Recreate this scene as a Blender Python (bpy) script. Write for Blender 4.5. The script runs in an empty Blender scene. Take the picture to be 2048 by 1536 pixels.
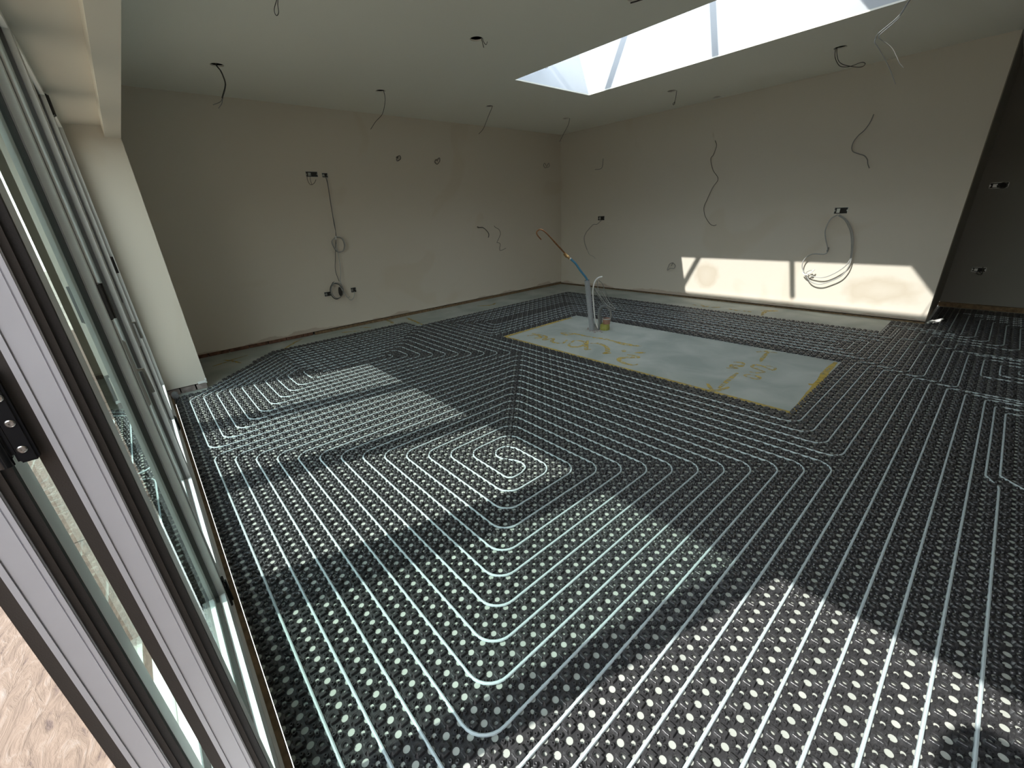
import bpy, bmesh, math, random
import numpy as np
from mathutils import Vector, Matrix
random.seed(7)
S = bpy.context.scene
COL = S.collection

# ------------------------------------------------------------------ camera
cam = bpy.data.cameras.new('camera')
cam.sensor_fit = 'HORIZONTAL'; cam.sensor_width = 36.0
cam.lens = 36.0 * 828.885 / 2048.0
cam.clip_start = 0.01; cam.clip_end = 200
cam_ob = bpy.data.objects.new('camera', cam); COL.objects.link(cam_ob)
R3 = ((0.66408332, 0.74605364, -0.04896242), (0.25268181, -0.28558889, -0.92444085), (-0.70366558, 0.60153384, -0.378169))
cam_ob.matrix_world = Matrix(((R3[0][0], -R3[1][0], -R3[2][0], 0.311), (R3[0][1], -R3[1][1], -R3[2][1], -0.0374),
                              (R3[0][2], -R3[1][2], -R3[2][2], 1.3832), (0, 0, 0, 1)))
S.camera = cam_ob

# ------------------------------------------------------------------ light
SUN_DIR = Vector((0.285, 1.0, -1.177)).normalized()
sun = bpy.data.lights.new('sun', 'SUN'); sun.energy = 4.1; sun.angle = math.radians(0.53); sun.color = (1.0, 0.965, 0.90)
sun_ob = bpy.data.objects.new('sun', sun); COL.objects.link(sun_ob)
sun_ob.rotation_euler = SUN_DIR.to_track_quat('-Z', 'Y').to_euler(); sun_ob.location = (-2, -6, 9)
W = bpy.data.worlds.new('sky'); S.world = W; W.use_nodes = True
nt = W.node_tree; nt.nodes.clear()
out = nt.nodes.new('ShaderNodeOutputWorld'); bg = nt.nodes.new('ShaderNodeBackground')
tc = nt.nodes.new('ShaderNodeTexCoord'); sp = nt.nodes.new('ShaderNodeSeparateXYZ'); cr = nt.nodes.new('ShaderNodeValToRGB')
nt.links.new(tc.outputs['Generated'], sp.inputs[0]); nt.links.new(sp.outputs['Z'], cr.inputs[0])
e = cr.color_ramp.elements
e[0].position = 0.0; e[0].color = (1.0, 0.98, 0.94, 1)
e[1].position = 0.8; e[1].color = (0.76, 0.87, 1.0, 1)
nt.links.new(cr.outputs[0], bg.inputs[0]); bg.inputs[1].default_value = 2.8
nt.links.new(bg.outputs[0], out.inputs[0])
S.view_settings.view_transform = 'Standard'; S.view_settings.look = 'None'
S.view_settings.gamma = 1.0; S.view_settings.use_curve_mapping = False
S.view_settings.exposure = 0.80

# ------------------------------------------------------------------ materials
def new_mat(name):
    m = bpy.data.materials.new(name); m.use_nodes = True
    return m, m.node_tree, m.node_tree.nodes['Principled BSDF']
def mat(name, col, rough=0.6, metal=0.0, noise=0.0, nscale=8.0, bump=0.0, bscale=200.0, spec=0.5):
    m, t, b = new_mat(name)
    b.inputs['Base Color'].default_value = (*col, 1); b.inputs['Roughness'].default_value = rough
    b.inputs['Metallic'].default_value = metal; b.inputs['Specular IOR Level'].default_value = spec
    g = t.nodes.new('ShaderNodeNewGeometry')
    if noise > 0:
        n = t.nodes.new('ShaderNodeTexNoise'); n.inputs['Scale'].default_value = nscale; n.inputs['Detail'].default_value = 4
        r = t.nodes.new('ShaderNodeValToRGB')
        r.color_ramp.elements[0].position = 0.3; r.color_ramp.elements[1].position = 0.7
        r.color_ramp.elements[0].color = tuple(max(0, c * (1 - noise)) for c in col) + (1,)
        r.color_ramp.elements[1].color = tuple(min(1, c * (1 + noise)) for c in col) + (1,)
        t.links.new(g.outputs['Position'], n.inputs['Vector']); t.links.new(n.outputs['Fac'], r.inputs[0])
        t.links.new(r.outputs[0], b.inputs['Base Color'])
    if bump > 0:
        n2 = t.nodes.new('ShaderNodeTexNoise'); n2.inputs['Scale'].default_value = bscale; n2.inputs['Detail'].default_value = 3
        bu = t.nodes.new('ShaderNodeBump'); bu.inputs['Strength'].default_value = bump; bu.inputs['Distance'].default_value = 0.001
        t.links.new(g.outputs['Position'], n2.inputs['Vector']); t.links.new(n2.outputs['Fac'], bu.inputs['Height'])
        t.links.new(bu.outputs[0], b.inputs['Normal'])
    return m

def wall_paint(name, col, stain=True, ell=()):
    """painted plaster; bare pinkish plaster with a ragged border along the foot of the wall and pale brown wipe marks"""
    m, t, b = new_mat(name)
    N, L = t.nodes, t.links
    g = N.new('ShaderNodeNewGeometry'); s = N.new('ShaderNodeSeparateXYZ'); L.new(g.outputs['Position'], s.inputs[0])
    n = N.new('ShaderNodeTexNoise'); n.inputs['Scale'].default_value = 2.3; n.inputs['Detail'].default_value = 5
    L.new(g.outputs['Position'], n.inputs['Vector'])
    a = N.new('ShaderNodeMath'); a.operation = 'MULTIPLY_ADD'; a.inputs[1].default_value = 0.26; a.inputs[2].default_value = -0.065
    L.new(n.outputs['Fac'], a.inputs[0])
    d = N.new('ShaderNodeMath'); d.operation = 'SUBTRACT'; L.new(a.outputs[0], d.inputs[0]); L.new(s.outputs['Z'], d.inputs[1])
    r = N.new('ShaderNodeMapRange'); r.inputs[1].default_value = 0.0; r.inputs[2].default_value = 0.012
    L.new(d.outputs[0], r.inputs[0])
    v = N.new('ShaderNodeTexNoise'); v.inputs['Scale'].default_value = 0.9; v.inputs['Detail'].default_value = 2; v.inputs['Distortion'].default_value = 1.2
    L.new(g.outputs['Position'], v.inputs['Vector'])
    vr = N.new('ShaderNodeValToRGB'); vr.color_ramp.elements[0].position = 0.60; vr.color_ramp.elements[1].position = 0.66
    vr.color_ramp.elements[0].color = (*col, 1); vr.color_ramp.elements[1].color = (col[0] * .97, col[1] * .955, col[2] * .93, 1)
    L.new(v.outputs['Fac'], vr.inputs[0])
    last = vr.outputs[0]
    for (cx_, cz_, rx_, rz_, hole) in ell:
        mp = N.new('ShaderNodeMapping'); mp.inputs['Location'].default_value = (-cx_ / rx_, 0, -cz_ / rz_); mp.inputs['Scale'].default_value = (1 / rx_, 0, 1 / rz_)
        L.new(g.outputs['Position'], mp.inputs[0]); ln = N.new('ShaderNodeVectorMath'); ln.operation = 'LENGTH'; L.new(mp.outputs[0], ln.inputs[0])
        nn = N.new('ShaderNodeTexNoise'); nn.inputs['Scale'].default_value = 5; L.new(g.outputs['Position'], nn.inputs['Vector'])
        sm = N.new('ShaderNodeMath'); sm.operation = 'MULTIPLY_ADD'; sm.inputs[1].default_value = 0.9; L.new(nn.outputs['Fac'], sm.inputs[0]); L.new(ln.outputs['Value'], sm.inputs[2])
        rr = N.new('ShaderNodeValToRGB'); q0 = rr.color_ramp.elements; q0[0].position = 0.30; q0[0].color = (hole, hole, hole, 1); q0[1].position = 1.0; q0[1].color = (0, 0, 0, 1)
        q_ = q0.new(0.72); q_.color = (1, 1, 1, 1)
        sc_ = N.new('ShaderNodeMath'); sc_.operation = 'MULTIPLY'; sc_.inputs[1].default_value = 0.70
        L.new(sm.outputs[0], sc_.inputs[0]); L.new(sc_.outputs[0], rr.inputs[0])
        mm = N.new('ShaderNodeMix'); mm.data_type = 'RGBA'; L.new(rr.outputs[0], mm.inputs[0]); L.new(last, mm.inputs[6]); mm.inputs[7].default_value = (col[0] * .86, col[1] * .82, col[2] * .77, 1)
        last = mm.outputs[2]
    mx = N.new('ShaderNodeMix'); mx.data_type = 'RGBA'
    L.new(r.outputs[0], mx.inputs[0]); L.new(last, mx.inputs[6]); mx.inputs[7].default_value = (0.56, 0.47, 0.39, 1)
    if not stain: mx.inputs[7].default_value = (*col, 1)
    L.new(mx.outputs[2], b.inputs['Base Color']); b.inputs['Roughness'].default_value = 0.75; b.inputs['Specular IOR Level'].default_value = 0.25
    n2 = N.new('ShaderNodeTexNoise'); n2.inputs['Scale'].default_value = 160; bu = N.new('ShaderNodeBump'); bu.inputs['Strength'].default_value = 0.15
    bu.inputs['Distance'].default_value = 0.001
    L.new(g.outputs['Position'], n2.inputs['Vector']); L.new(n2.outputs['Fac'], bu.inputs['Height']); L.new(bu.outputs[0], b.inputs['Normal'])
    return m

def slab_mat():
    m, t, b = new_mat('floor slab')
    N, L = t.nodes, t.links
    g = N.new('ShaderNodeNewGeometry')
    n = N.new('ShaderNodeTexNoise'); n.inputs['Scale'].default_value = 2.5; n.inputs['Detail'].default_value = 8; n.inputs['Distortion'].default_value = 0.6
    L.new(g.outputs['Position'], n.inputs['Vector'])
    r = N.new('ShaderNodeValToRGB'); E = r.color_ramp.elements
    E[0].position = 0.32; E[0].color = (0.33, 0.36, 0.325, 1); E[1].position = 0.70; E[1].color = (0.49, 0.51, 0.465, 1)
    L.new(n.outputs['Fac'], r.inputs[0]); L.new(r.outputs[0], b.inputs['Base Color'])
    b.inputs['Roughness'].default_value = 0.7; b.inputs['Specular IOR Level'].default_value = 0.3
    return m

def glass_mat(name, tint, f0=0.09):
    """thin pane: clear transmission plus mirror reflection rising with the viewing angle"""
    m = bpy.data.materials.new(name); m.use_nodes = True; t = m.node_tree; t.nodes.clear()
    N, L = t.nodes, t.links
    o = N.new('ShaderNodeOutputMaterial'); tr = N.new('ShaderNodeBsdfTransparent'); tr.inputs[0].default_value = (*tint, 1)
    gl = N.new('ShaderNodeBsdfGlossy'); gl.inputs['Roughness'].default_value = 0.0; gl.inputs[0].default_value = (0.90, 1, 0.96, 1)
    lw = N.new('ShaderNodeLayerWeight'); lw.inputs['Blend'].default_value = 0.5
    pw = N.new('ShaderNodeMath'); pw.operation = 'POWER'; pw.inputs[1].default_value = 3.5
    ma = N.new('ShaderNodeMath'); ma.operation = 'MULTIPLY_ADD'; ma.inputs[1].default_value = 1 - f0; ma.inputs[2].default_value = f0; mx = N.new('ShaderNodeMixShader')
    L.new(lw.outputs['Facing'], pw.inputs[0]); L.new(pw.outputs[0], ma.inputs[0])
    L.new(ma.outputs[0], mx.inputs[0]); L.new(tr.outputs[0], mx.inputs[1]); L.new(gl.outputs[0], mx.inputs[2]); L.new(mx.outputs[0], o.inputs[0])
    return m

def paint_mark_mat(name, col, lo=0.35, hi=0.60):
    m = bpy.data.materials.new(name); m.use_nodes = True; t = m.node_tree; b = t.nodes['Principled BSDF']
    N, L = t.nodes, t.links
    g = N.new('ShaderNodeNewGeometry'); n = N.new('ShaderNodeTexNoise'); n.inputs['Scale'].default_value = 22; n.inputs['Detail'].default_value = 6
    L.new(g.outputs['Position'], n.inputs['Vector'])
    r = N.new('ShaderNodeMapRange'); r.inputs[1].default_value = lo; r.inputs[2].default_value = hi; r.inputs[3].default_value = 0.10; r.inputs[4].default_value = 0.75
    L.new(n.outputs['Fac'], r.inputs[0]); L.new(r.outputs[0], b.inputs['Alpha'])
    b.inputs['Base Color'].default_value = (*col, 1); b.inputs['Roughness'].default_value = 0.8
    return m

def stone_mat():
    m, t, b = new_mat('patio stone')
    N, L = t.nodes, t.links
    g = N.new('ShaderNodeNewGeometry'); mp = N.new('ShaderNodeMapping'); mp.inputs['Rotation'].default_value = (0, 0, 0.5); mp.inputs['Scale'].default_value = (9.0, 24.0, 1)
    L.new(g.outputs['Position'], mp.inputs[0])
    n = N.new('ShaderNodeTexNoise'); n.inputs['Scale'].default_value = 1.0; n.inputs['Detail'].default_value = 9; n.inputs['Roughness'].default_value = 0.62; n.inputs['Distortion'].default_value = 1.5
    L.new(mp.outputs[0], n.inputs['Vector'])
    r = N.new('ShaderNodeValToRGB'); E = r.color_ramp.elements
    E[0].position = 0.30; E[0].color = (0.08, 0.05, 0.04, 1); E[1].position = 0.74; E[1].color = (0.23, 0.185, 0.155, 1)
    q = E.new(0.40); q.color = (0.14, 0.095, 0.068, 1); q = E.new(0.55); q.color = (0.18, 0.125, 0.09, 1)
    L.new(n.outputs['Fac'], r.inputs[0]); L.new(r.outputs[0], b.inputs['Base Color']); b.inputs['Roughness'].default_value = 0.8
    bu = N.new('ShaderNodeBump'); bu.inputs['Strength'].default_value = 0.9; bu.inputs['Distance'].default_value = 0.01
    L.new(n.outputs['Fac'], bu.inputs['Height']); L.new(bu.outputs[0], b.inputs['Normal'])
    return m

def plastic_black():
    m, t, b = new_mat('black stud mat plastic')
    N, L = t.nodes, t.links
    g = N.new('ShaderNodeNewGeometry'); n = N.new('ShaderNodeTexNoise'); n.inputs['Scale'].default_value = 170; n.inputs['Detail'].default_value = 3
    L.new(g.outputs['Position'], n.inputs['Vector'])
    bu = N.new('ShaderNodeBump'); bu.inputs['Strength'].default_value = 0.8; bu.inputs['Distance'].default_value = 0.0016
    L.new(n.outputs['Fac'], bu.inputs['Height']); L.new(bu.outputs[0], b.inputs['Normal'])
    b.inputs['Base Color'].default_value = (0.034, 0.034, 0.036, 1); b.inputs['Roughness'].default_value = 0.30
    b.inputs['Specular IOR Level'].default_value = 0.6
    return m

M = {}
M['wall'] = wall_paint('warm grey wall paint', (0.72, 0.655, 0.56))
M['ceil'] = mat('ceiling paint', (0.92, 0.90, 0.81), 0.8, bump=0.1, bscale=150, spec=0.2)
M['wall_r'] = wall_paint('warm grey wall paint with wipe marks', (0.70, 0.645, 0.56), ell=((-.55, .33, .42, .20, .35), (-2.62, .38, .24, .22, .6)))
M['recess'] = wall_paint('recess paint darkened for shade', (0.27, 0.26, 0.235))  # darker than the other walls: the dim light there is put into the colour
M['cream'] = wall_paint('cream reveal paint', (0.70, 0.645, 0.56), stain=False)
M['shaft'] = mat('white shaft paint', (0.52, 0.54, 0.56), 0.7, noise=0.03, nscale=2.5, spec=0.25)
M['slab'] = slab_mat()
M['void'] = mat('dark ceiling void', (0.015, 0.013, 0.012), 0.9, spec=0.1)  # near-black colour stands in for the shade inside the void
M['timber'] = mat('brown sole plate timber', (0.20, 0.135, 0.075), 0.85, noise=0.35, nscale=30)
M['brick'] = mat('exposed brick foot', (0.17, 0.085, 0.055), 0.9, noise=0.5, nscale=25, bump=0.5)
M['concrete'] = mat('rough grey block', (0.33, 0.27, 0.25), 0.9, noise=0.3, nscale=30, bump=0.5)
M['rail'] = mat('white rail face', (0.86, 0.87, 0.86), 0.35)
M['alu'] = mat('white powder coated aluminium', (0.54, 0.535, 0.56), 0.38, noise=0.02, nscale=20)
M['alu_in'] = mat('grey inner seal profile', (0.36, 0.36, 0.40), 0.45)
M['rubber'] = mat('black brown gasket', (0.018, 0.015, 0.013), 0.65, bump=0.3, bscale=500)
M['rubber2'] = mat('brown thermal break', (0.040, 0.032, 0.026), 0.75, bump=0.3, bscale=500)
M['hinge'] = mat('black hinge', (0.012, 0.012, 0.013), 0.22)
M['screw'] = mat('stainless screw', (0.70, 0.67, 0.62), 0.28, metal=1.0, bump=0.3)
M['glass'] = glass_mat('door glass', (0.80, 0.90, 0.86))
M['glass_roof'] = glass_mat('roof glass', (0.93, 0.96, 0.97), 0.05)
M['mat'] = plastic_black()
m, t, b = new_mat('translucent heating pipe'); M['pipe'] = m
b.inputs['Base Color'].default_value = (0.47, 0.55, 0.57, 1); b.inputs['Roughness'].default_value = 0.42
b.inputs['Subsurface Weight'].default_value = 0.0
M['cable_d'] = mat('grey cable', (0.055, 0.055, 0.05), 0.5)  # grey darkened so the cable looks backlit
M['cable_g'] = mat('mid grey cable', (0.22, 0.22, 0.21), 0.5)
M['cable_w'] = mat('white cable', (0.80, 0.80, 0.78), 0.45)
M['cable_m'] = mat('off white cable', (0.40, 0.40, 0.385), 0.35)
M['cable_l'] = mat('light grey cable', (0.44, 0.44, 0.42), 0.45)
M['galv'] = mat('galvanised steel', (0.42, 0.42, 0.40), 0.4, metal=0.8)
M['dark'] = mat('dark shade and tape', (0.02, 0.018, 0.016), 0.7)  # stands in for the shade inside boxes and conduit; also dark tape
M['stone'] = stone_mat()
M['conduit'] = mat('grey conduit plastic', (0.33, 0.345, 0.37), 0.4, noise=0.08, nscale=60)
M['blue'] = mat('blue water pipe', (0.07, 0.22, 0.34), 0.35)
M['copper'] = mat('tarnished copper', (0.34, 0.17, 0.08), 0.32, metal=1.0, noise=0.3, nscale=60)
M['brass'] = mat('brass fitting', (0.58, 0.38, 0.18), 0.35, metal=1.0, noise=0.2, nscale=60)
M['terracotta'] = mat('terracotta ring', (0.36, 0.20, 0.15), 0.6, noise=0.1, nscale=60)
M['green'] = mat('yellow green tape', (0.33, 0.33, 0.08), 0.5, noise=0.15, nscale=60)
M['wrap'] = mat('grey duct wrap', (0.14, 0.15, 0.155), 0.5)
M['mark'] = paint_mark_mat('yellow spray paint', (0.62, 0.44, 0.09))
M['mark_edge'] = paint_mark_mat('yellow edge line', (0.60, 0.42, 0.08), 0.25, 0.50)
M['track'] = mat('white sill aluminium', (0.80, 0.81, 0.80), 0.35)
M['film'] = mat('white protective sheet', (0.86, 0.86, 0.83), 0.35)

# ------------------------------------------------------------------ mesh helpers
class MB:
    def __init__(s): s.v = []; s.f = []; s.mi = []
    def add(s, vs, fs, mi=0):
        o = len(s.v); s.v.extend([tuple(v) for v in vs]); s.f.extend([tuple(i + o for i in f) for f in fs]); s.mi.extend([mi] * len(fs)); return s
    def box(s, x0, x1, y0, y1, z0, z1, mi=0):
        return s.add([(x0, y0, z0), (x1, y0, z0), (x1, y1, z0), (x0, y1, z0), (x0, y0, z1), (x1, y0, z1), (x1, y1, z1), (x0, y1, z1)],
                     [(0, 3, 2, 1), (4, 5, 6, 7), (0, 1, 5, 4), (1, 2, 6, 5), (2, 3, 7, 6), (3, 0, 4, 7)], mi)
    def bbox(s, x0, x1, y0, y1, z0, z1, b=0.002, mi=0):
        """bevelled box (chamfered long edges)"""
        bm = bmesh.new(); bmesh.ops.create_cube(bm, size=1)
        for v in bm.verts: v.co = Vector(((x0 + x1) / 2 + v.co.x * (x1 - x0), (y0 + y1) / 2 + v.co.y * (y1 - y0), (z0 + z1) / 2 + v.co.z * (z1 - z0)))
        bmesh.ops.bevel(bm, geom=bm.edges[:], offset=b, segments=2, affect='EDGES')
        bm.verts.index_update()
        s.add([v.co[:] for v in bm.verts], [[v.index for v in f.verts] for f in bm.faces], mi); bm.free(); return s
    def prism(s, pts, z0, z1, mi=0):
        n = len(pts)
        return s.add([(x, y, z0) for x, y in pts] + [(x, y, z1) for x, y in pts],
                     [tuple(range(n - 1, -1, -1)), tuple(range(n, 2 * n))] + [(i, (i + 1) % n, n + (i + 1) % n, n + i) for i in range(n)], mi)
    def lathe(s, prof, c, n=24, axis='Z', mi=0, cap=True):
        vs = []; fs = []
        for r, h in prof:
            for k in range(n):
                a = 2 * math.pi * k / n; p = (r * math.cos(a), r * math.sin(a), h)
                if axis == 'X': p = (p[2], p[0], p[1])
                if axis == 'Y': p = (p[0], p[2], p[1])
                vs.append((c[0] + p[0], c[1] + p[1], c[2] + p[2]))
        for i in range(len(prof) - 1):
            for k in range(n): fs.append((i * n + k, i * n + (k + 1) % n, (i + 1) * n + (k + 1) % n, (i + 1) * n + k))
        if cap: fs.append(tuple(range(n - 1, -1, -1))); fs.append(tuple(range((len(prof) - 1) * n, len(prof) * n)))
        return s.add(vs, fs, mi)
    def tube(s, pts, r, n=8, mi=0, smooth_in=0):
        pts = [Vector(p) for p in pts]
        if smooth_in: pts = catmull(pts, smooth_in)
        q = [pts[0]]
        for p in pts[1:]:
            if (p - q[-1]).length > 1e-5: q.append(p)
        pts = q; N = len(pts)
        rr = r if isinstance(r, (list, tuple)) else [r] * N
        t = (pts[1] - pts[0]).normalized(); up = Vector((0, 0, 1)) if abs(t.z) < .9 else Vector((1, 0, 0))
        a = t.cross(up).normalized(); vs = []; fs = []
        for i, p in enumerate(pts):
            if i == 0: tt = pts[1] - pts[0]
            elif i == N - 1: tt = pts[-1] - pts[-2]
            else: tt = (pts[i + 1] - p).normalized() + (p - pts[i - 1]).normalized()
            if tt.length < 1e-6: tt = t
            t = tt.normalized(); a = (a - t * a.dot(t)).normalized(); b = t.cross(a)
            for k in range(n):
                w = 2 * math.pi * k / n; vs.append(p + (a * math.cos(w) + b * math.sin(w)) * rr[min(i, len(rr) - 1)])
        for i in range(N - 1):
            for k in range(n): fs.append((i * n + k, i * n + (k + 1) % n, (i + 1) * n + (k + 1) % n, (i + 1) * n + k))
        fs.append(tuple(range(n - 1, -1, -1))); fs.append(tuple(range((N - 1) * n, N * n)))
        return s.add(vs, fs, mi)
    def build(s, name, mats, parent=None, smooth=False):
        me = bpy.data.meshes.new(name); me.from_pydata(s.v, [], s.f)
        if not isinstance(mats, (list, tuple)): mats = [mats]
        for m_ in mats: me.materials.append(m_)
        if len(mats) > 1: me.polygons.foreach_set('material_index', s.mi)
        if smooth:
            me.polygons.foreach_set('use_smooth', [True] * len(me.polygons))
            me.set_sharp_from_angle(angle=math.radians(40))
        me.update(); o = bpy.data.objects.new(name, me); COL.objects.link(o)
        if parent: o.parent = parent
        return o

def catmull(P, k=6):
    P = [Vector(p) for p in P]; Q = [P[0] * 2 - P[1]] + P + [P[-1] * 2 - P[-2]]; o = []
    for i in range(1, len(Q) - 2):
        a, b_, c, d = Q[i - 1], Q[i], Q[i + 1], Q[i + 2]
        for j in range(k):
            t_ = j / k
            o.append(0.5 * ((2 * b_) + (c - a) * t_ + (2 * a - 5 * b_ + 4 * c - d) * t_ ** 2 + (-a + 3 * b_ - 3 * c + d) * t_ ** 3))
    o.append(P[-1]); return o

def fillet(P, r, n=6):
    """polyline with rounded corners"""
    P = [Vector(p) for p in P]; o = [P[0]]
    for i in range(1, len(P) - 1):
        a, b_, c = P[i - 1], P[i], P[i + 1]
        d1 = (a - b_); d2 = (c - b_); l1, l2 = d1.length, d2.length
        if l1 < 1e-6 or l2 < 1e-6: continue
        d1.normalize(); d2.normalize(); ang = d1.angle(d2)
        if ang > 3.1: o.append(b_); continue
        h = min(r / math.tan(ang / 2), l1 * .5, l2 * .5); rr = h * math.tan(ang / 2)
        p1 = b_ + d1 * h; p2 = b_ + d2 * h; ctr = b_ + (d1 + d2).normalized() * (rr / math.sin(ang / 2))
        u = p1 - ctr; w = p2 - ctr; tot = u.angle(w) if u.length > 1e-9 else 0
        for k in range(n + 1):
            f_ = k / n
            if tot < 1e-4: o.append(p1); continue
            o.append(ctr + (u * math.sin((1 - f_) * tot) + w * math.sin(f_ * tot)) / math.sin(tot))
    o.append(P[-1]); return o

def tag(o, label=None, cat=None, group=None, kind=None):
    if label: o['label'] = label
    if cat: o['category'] = cat
    if group: o['group'] = group
    if kind: o['kind'] = kind
    return o
def thing(name, label, cat, loc=(0, 0, 0), group=None, kind=None):
    o = bpy.data.objects.new(name, None); COL.objects.link(o); o.location = loc; o.empty_display_size = 0.1
    return tag(o, label, cat, group, kind)
def reparent(parent):
    """children were modelled in world coordinates"""
    bpy.context.view_layer.update()
    for c in parent.children: c.matrix_parent_inverse = parent.matrix_world.inverted()

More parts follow.
